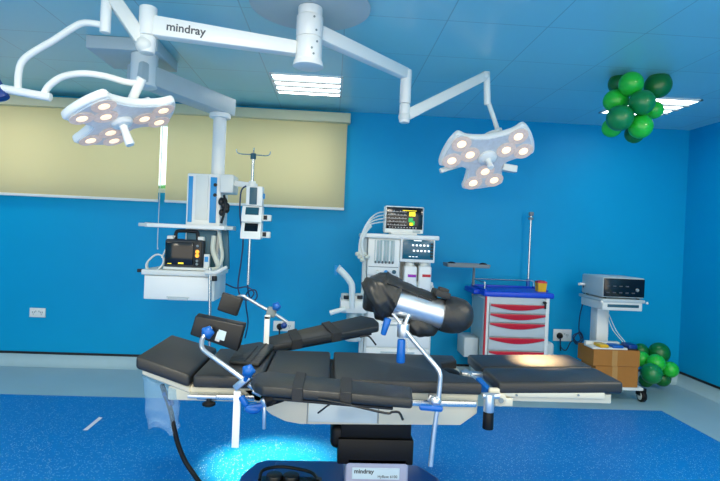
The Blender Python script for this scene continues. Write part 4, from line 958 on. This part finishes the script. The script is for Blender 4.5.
b = MB(); b.hexa([p.lerp(sum(base_q, V())/4, .12) for p in base_q], .012, .003, 1); b.build('board', M['black'], t)
b = MB(); b.tube([P(318, 399, 1.95), P(345, 404, 1.93), P(385, 413, 1.9), P(392, 412, 1.9), P(399, 412.5, 1.9), P(403, 420, 1.9)], .0045, 8, 5); b.tube([P(330, 404, 1.95), P(318, 413, 2.0)], .0035, 6, 1); b.build('release_lever', M['black'], t)
c = P(272, 398, 2.14); b = MB(); b.cyl(c+V((-.03, 0, -.01)), c+V((.04, .02, .01)), .03, n=18, bev=.005); b.cyl(c+V((.0, .08, .0)), c+V((.0, -.02, .0)), .022, n=16); b.build('swivel_mount', M['rubber'], t)

qf = [V((-.325, 2.81, .835)), P(379, 326, 3.16), P(361, 315, 3.28), V((-.345, 2.97, .855))]
t = thing('arm_board', 'black padded arm board with two straps slanting up from the far side of the table', 'arm board', (qf[0]+qf[2])/2-V((0, 0, .05)), 'padded arm boards on the operating table')
b = MB(); b.hexa([qf[0], qf[1], P(379, 322, 3.20), P(374, 317.5, 3.25), qf[2], qf[3]], .04, .010, 3); b.build('pad', M['leather'], t)
for (u0_, u1_) in ((.20, .29), (.55, .64)):
    b = MB(); band(b, qf, u0_, u1_, .04); b.build('strap', M['strap'], t)
bq = [p-V((0, 0, .041)) for p in qf]; b = MB(); b.hexa([p.lerp(sum(bq, V())/4, .12) for p in bq], .012, .003, 1); b.build('board', M['black'], t)
b = MB(); b.tube([P(360, 337, 3.0), P(368, 336, 3.0), P(373, 341, 3.0), P(376, 345, 3.0)], .005, 8, 4); b.build('release_lever', M['black'], t)

# ------------------------------------------------------------------ body supports
def star(b, c, r, n=(0, -1, 0)):
    b.ball(c, r, (1, .8, 1), 18, 12)
    fr = frame(n)
    for k in range(5):
        a = k/5*2*math.pi; d = fr @ V((math.cos(a), math.sin(a), 0)); b.ball(V(c)+d*r*.75, r*.42, (1, 1, 1), 12, 8)
t = thing('body_support', 'tilted black rectangular support pad with white label and blue knob on the near rail', 'body support', T(238, 400, 2.24), 'rail mounted body supports')
y = 2.40
quad_ = [P(189.5, 335, y), P(237.5, 352, y), P(244.5, 326, y), P(195, 316, y)]
b = MB(); b.hexa(quad_, .042, .007, 3, down=(.12, .97, .25)); b.build('pad', M['black'], t)
b = MB(); lq = [P(216, 338.5, y-.003), P(224, 341, y-.003), P(226.5, 332, y-.003), P(219, 329.5, y-.003)]; b.hexa(lq, .004, 0, 1, down=(0, 1, 0)); b.build('label', M['label'], t)
b = MB(); lq = [P(214.5, 340.5, y-.002), P(219, 342, y-.002), P(222, 333, y-.002), P(217.5, 331.5, y-.002)]; b.hexa(lq, .004, 0, 1, down=(0, 1, 0)); b.build('bracket', M['chrome'], t)
b = MB(); star(b, P(207.5, 332.5, y-.04), .026); b.cyl(P(207.5, 332.5, y-.04), P(207.5, 332.5, y+.01), .012); b.build('star_knob', M['blue'], t)
b = MB(); b.tube([P(211, 327, y-.03), P(204, 336, y-.05), P(201.5, 343, 2.32), P(203.5, 350, 2.29), P(214, 358, 2.26), P(232, 371, 2.22), P(247, 382, 2.2)], .0105, 12, 5); b.build('rod', M['chrome'], t)
b = MB(); a1, a2 = P(235.5, 388, 2.21), P(250, 376, 2.19); b.beam(a1, a2, .03, .028, bev=.005); b.cyl(P(249, 384, 2.19), P(254, 388, 2.2), .013, n=14, bev=.002); b.cyl(P(253, 390, 2.2), P(262, 394, 2.2), .014, n=14, bev=.002); b.build('rail_clamp', M['chrome'], t)
b = MB(); star(b, P(248.5, 371, 2.17), .025); b.cyl(P(248.5, 371, 2.17), P(246, 380, 2.19), .012); b.build('ball_knob', M['blue'], t)
p0_, p1_ = P(237.5, 391, 2.2), P(237, 447.5, 2.2)
b = MB(); b.span((p0_.x-.015, 2.195, p1_.z), (p0_.x+.015, 2.205, p0_.z), .002); b.build('post', M['white'], t)
b = MB(); b.beam(P(241, 396, 2.19), P(247, 406, 2.18), .024, .026, bev=.008); b.beam(P(246, 408, 2.18), P(264, 405, 2.18), .03, .026, bev=.01); b.ball(P(253, 409, 2.18), .027, (1.3, .8, .75)); b.build('clamp_lever', M['blue'], t)
b = MB(); b.cyl(P(264.5, 401, 2.17), P(264, 429, 2.17), .0075, n=12, bev=.002); b.cyl(P(264, 398, 2.17), P(267, 405, 2.17), .02, n=16, bev=.004); b.build('clamp_screw', M['chrome'], t)

t = thing('body_support', 'small black square support pad on a thin rod over the far rail', 'body support', P(267, 346, 2.83), 'rail mounted body supports')
y = 2.86
quad_ = [P(216.5, 310, y), P(236, 316.5, y), P(242.5, 298.5, y), P(222.5, 292, y)]
b = MB(); b.hexa(quad_, .035, .008, 3, down=(.1, .97, -.1)); b.build('pad', M['leather'], t)
b = MB(); b.tube([P(238, 297, y+.03), P(243, 296, y), P(247, 298, y), P(262, 307, y), P(272, 312, y), P(287, 322, y)], .009, 12, 4); b.build('rod', M['chrome'], t)
b = MB(); b.beam(P(267, 311, y), P(276, 313, y), .05, .05, bev=.008); b.build('rod_clamp', M['midgrey'], t)
b = MB(); star(b, P(276.5, 306.5, y-.03), .022); b.cyl(P(276.5, 306, y-.03), P(273, 311, y), .008); b.build('star_knob', M['blue'], t)
b = MB(); b.ball(P(284, 325.5, y), .017); b.build('rod_tip', M['navy'], t)
a1 = P(268.5, 314, y); b = MB(); b.span((a1.x-.014, TY1+.004, TZ-.09), (a1.x+.014, TY1+.016, a1.z-.005), .002); b.span((a1.x-.014, TY1+.004, a1.z-.02), (a1.x+.014, y, a1.z+.0), .002); b.build('post', M['white'], t)

# ------------------------------------------------------------------ leg holder
t = thing('leg_holder', 'leg holder with silver shell and black padded boot on a bent rod above the seat', 'leg holder', T(434, 405, 2.2))
LY = 2.38
A, B = P(376, 290, LY), P(462, 316, LY)
ax = (B-A).normalized(); L = (B-A).length
fr = frame(ax, (0, 0, 1)); upv = fr.col[0].copy()
if upv.z < 0: upv = -upv
def gutter(b, o, a, r0, r1, L, t0, t1, th, n=28, m=8):   # open shell round axis a
    t_ = bmesh.new(); f = frame(a, (0, 0, 1)); X = f.col[0].copy(); Y = f.col[1].copy()
    rows = []
    for i in range(m+1):
        s = i/m; r = r0+(r1-r0)*s; row = []
        for k in range(n+1):
            an = t0+(t1-t0)*k/n; d = X*math.cos(an)+Y*math.sin(an); row.append((t_.verts.new(V(o)+a*L*s+d*r), t_.verts.new(V(o)+a*L*s+d*(r-th))))
        rows.append(row)
    for i in range(m):
        for k in range(n):
            for w in (0, 1): t_.faces.new([rows[i][k][w], rows[i][k+1][w], rows[i+1][k+1][w], rows[i+1][k][w]])
        for k in (0, n): t_.faces.new([rows[i][k][0], rows[i][k][1], rows[i+1][k][1], rows[i+1][k][0]])
    for i in (0, m):
        for k in range(n): t_.faces.new([rows[i][k][0], rows[i][k+1][0], rows[i][k+1][1], rows[i][k][1]])
    b.add(t_)
S0, S1 = P(393, 299.5, LY), P(444, 314.5, LY)
b = MB(); gutter(b, S0, (S1-S0).normalized(), .074, .070, (S1-S0).length, R(22), R(338), .006, 40); b.build('shell', M['chrome'], t, angle=45)
def lump(prof_pts, radii, name, mt, wr, seed, sub=8, nn=56, sy=1.0):
    pts = catmull(prof_pts, sub); rr = catmull([V((r, 0, 0)) for r in radii], sub)
    b = MB(); t_ = bmesh.new(); rings = []; nrm = None
    for i, p in enumerate(pts):
        d = (pts[min(i+1, len(pts)-1)]-pts[max(0, i-1)]).normalized()
        if nrm is None: nrm = frame(d, (0, 0, 1)).col[0].copy()
        nrm = (nrm-d*nrm.dot(d)).normalized(); bi = d.cross(nrm); row = []
        for k in range(nn):
            a = 2*math.pi*k/nn; dv = nrm*math.cos(a)+bi*math.sin(a)*sy
            q = p+dv*max(.002, rr[i].x)
            w = noise.noise(q*14+V((seed, 0, 0)))*.5+noise.noise(V((q.x*42+q.z*30, q.y*16, seed)))*.6
            row.append(t_.verts.new(q+dv*w*wr))
        rings.append(row)
    for a, c in zip(rings, rings[1:]):
        for k in range(nn): t_.faces.new((a[k], a[(k+1) % nn], c[(k+1) % nn], c[k]))
    t_.faces.new(rings[0][::-1]); t_.faces.new(rings[-1]); b.add(t_)
    return b.build(name, mt, t, angle=60)
lump([P(363.5, 299, LY), P(366, 299, LY), P(372, 297, LY), P(382, 297, LY), P(391, 299, LY), P(395, 300.5, LY)], [.03, .06, .092, .105, .096, .090], 'knee_pad', M['drape'], .024, 3)
lump([P(441, 313, LY), P(447, 314, LY), P(456, 315.5, LY), P(464, 317, LY), P(470, 318.5, LY), P(472.5, 319, LY)], [.082, .086, .084, .072, .045, .012], 'foot_pad', M['leather'], .004, 8)
lump([P(378, 303, LY), P(392, 303, LY), P(420, 308, LY), P(446, 314, LY)], [.063, .064, .063, .062], 'inner_pad', M['leather'], .003, 5)
lump([P(405, 318, LY-.0), P(410, 322, LY), P(420, 325, LY), P(431, 326, LY), P(437, 322, LY)], [.02, .045, .055, .045, .015], 'hanging_flap', M['drape'], .01, 12)
# draped cover over the top of the shell and its buckle
def ribbon(b, pts, w, th, side):
    pts = catmull(pts, 5); t_ = bmesh.new(); rows = []; sd = V(side).normalized()
    for i, p in enumerate(pts):
        d = (pts[min(i+1, len(pts)-1)]-pts[max(0, i-1)]).normalized(); up = sd.cross(d).normalized()
        if up.z < 0: up = -up
        ww = w if not isinstance(w, (list, tuple)) else w[0]+(w[1]-w[0])*i/(len(pts)-1)
        rows.append([t_.verts.new(p-sd*ww/2), t_.verts.new(p+sd*ww/2), t_.verts.new(p+sd*ww/2+up*th), t_.verts.new(p-sd*ww/2+up*th)])
    for a, c in zip(rows, rows[1:]):
        for k in range(4): t_.faces.new((a[k], a[(k+1) % 4], c[(k+1) % 4], c[k]))
    t_.faces.new(rows[0]); t_.faces.new(rows[-1]); b.add(t_)
b = MB()
t_ = bmesh.new(); rows = []
fx = (S1-S0).normalized(); ff = frame(fx, (0, 0, 1)); X, Yv = ff.col[0].copy(), ff.col[1].copy()
Yv = Yv if Yv.y < 0 else -Yv
nL = 14
for i in range(nL+1):
    s = -.06+(1.0)*i/nL*(S1-S0).length*.98
    c = S0+fx*s; row = []
    near = 52-8*i/nL
    for k in range(19):
        an = R(-60+(near+60)*k/18); r = .084+.032*max(0, 1-i/nL*1.3)**1.5+.0025*math.sin(i*1.7+k*.9); d = X*math.cos(an)+Yv*math.sin(an); row.append((t_.verts.new(c+d*r), t_.verts.new(c+d*(r-.006))))
    rows.append(row)
for i in range(nL):
    for k in range(18):
        for w in (0, 1): t_.faces.new([rows[i][k][w], rows[i][k+1][w], rows[i+1][k+1][w], rows[i+1][k][w]])
    for k in (0, 18): t_.faces.new([rows[i][k][0], rows[i][k][1], rows[i+1][k][1], rows[i+1][k][0]])
for i in (0, nL):
    for k in range(18): t_.faces.new([rows[i][k][0], rows[i][k+1][0], rows[i][k+1][1], rows[i][k][1]])
b.add(t_); b.build('cover_flap', M['drape'], t, angle=60)
b = MB(); f = Matrix((fx, Yv, X)).transposed()
b.box(S0+fx*.20+X*.090+Yv*.02, (.07, .12, .03), f, .008); b.box(S0+fx*.205+X*.102+Yv*.03, (.045, .05, .035), f, .006); b.build('buckle_strap', M['strap'], t)
b = MB(); b.beam(P(418, 296, LY-.085), P(432, 301, LY-.085), .004, .008); b.build('edge_slot', M['ink_dark'], t)
# rods
bl = P(403, 329, 2.32)
b = MB(); b.cyl(P(403.5, 323.5, 2.32), P(403, 337, 2.32), .028, n=24, bev=.003); b.build('joint_block', M['chrome'], t)
b = MB(); b.tube([P(409, 314, 2.33), P(406, 322, 2.32), P(404, 328, 2.32)], .010, 12, 4); b.cyl(P(411, 309, 2.34), P(408, 317, 2.33), .015, n=14, bev=.002); b.build('shell_bracket', M['chrome'], t)
b = MB(); b.tube([P(392, 313, 2.34), P(398, 320, 2.33), P(403, 328, 2.32)], .008, 12, 3); b.build('handle_bracket', M['chrome'], t)
b = MB(); b.cyl(P(388, 318, 2.33), P(383, 335, 2.33), .017, .013, 18, .006); b.build('release_handle', M['blue'], t)
b = MB(); b.cyl(P(401.5, 339, 2.31), P(400.5, 363, 2.31), .018, .020, 18, .007); b.build('lock_handle', M['blue'], t)
b = MB(); b.tube([P(405.5, 334, 2.31), P(407, 342, 2.31), P(406.5, 352, 2.31)], .003, 6, 4); b.build('handle_wire', M['steel'], t)
b = MB(); b.tube([P(405, 330, 2.31), P(414, 341, 2.27), P(428, 357, 2.22), P(437, 368, 2.2), P(440, 374, 2.19), P(440, 382, 2.19), P(438, 402, 2.19), P(434, 432, 2.19), P(430.5, 466, 2.19)], .0105, 12, 4); b.build('support_rod', M['chrome'], t)
b = MB(); b.ball(P(435.5, 401, 2.19), .026, (1, .9, .9)); b.beam(P(428, 397, 2.22), P(436, 400, 2.22), .03, .03, bev=.005); b.build('rail_clamp', M['chrome'], t)
b = MB(); b.beam(P(419, 407, 2.165), P(443, 409, 2.165), .026, .026, bev=.011); b.build('clamp_lever', M['blue'], t)

# ------------------------------------------------------------------ bagged hand control
t = thing('hand_controller', 'hand controller on a black cable under the head pad, inside a clear plastic bag', 'hand controller', P(166, 392, 2.30))
b = MB(); b.beam(P(165, 392, 2.32), P(171, 406, 2.30), .028, .02, bev=.005, w2=.03); b.build('body', M['navy'], t)
b = MB(); b.tube([P(162, 385, 2.34), P(166, 396, 2.31), P(171, 412, 2.29), P(174, 428, 2.28), P(178, 444, 2.28), P(185, 461, 2.28), P(195, 476, 2.28), P(203, 488, 2.30), P(206, 500, 2.4)], .0105, 10, 6); b.build('cable', M['rubber'], t)
t = thing('plastic_bag', 'crumpled clear plastic bag hanging from the table head end around the hand controller', 'plastic bag', P(160, 380, 2.28))
b = MB(); t_ = bmesh.new(); nU, nV = 26, 18
tl, tr_, bl_, br_ = P(142, 374, 2.30), P(178, 389, 2.30), P(149, 426, 2.30), P(180, 430, 2.30)
grid = []
for j in range(nV+1):
    row = []
    for i in range(nU+1):
        a = 2*math.pi*i/nU; s = j/nV
        l = tl.lerp(bl_, s); r = tr_.lerp(br_, s); c = (l+r)/2; hw = (r-l).length/2
        p = c+(r-l).normalized()*hw*math.cos(a)+V((0, .028+.01*s, 0))*math.sin(a)
        w = noise.noise(p*22)*.010*(.3+s)
        p += V((w*.7, w, .016*math.sin(a*3+1)*s*s)); row.append(t_.verts.new(p))
    grid.append(row)
for j in range(nV):
    for i in range(nU): t_.faces.new((grid[j][i], grid[j][i+1], grid[j+1][i+1], grid[j+1][i]))
bmesh.ops.remove_doubles(t_, verts=t_.verts, dist=1e-5)
b.add(t_); b.build('film', M['film'], t, angle=80)

# ------------------------------------------------------------------ world and view
w = bpy.data.worlds.new('daylight_and_fill'); S.world = w; w.use_nodes = True
bg = w.node_tree.nodes['Background']; bg.inputs[0].default_value = (1, .95, .83, 1); bg.inputs[1].default_value = 2.5  # also added fill, entering where no wall is built behind the camera
S.view_settings.view_transform = 'Standard'; S.view_settings.look = 'None'; S.view_settings.gamma = 1
S.view_settings.exposure = 0.0
S.view_settings.use_curve_mapping = False
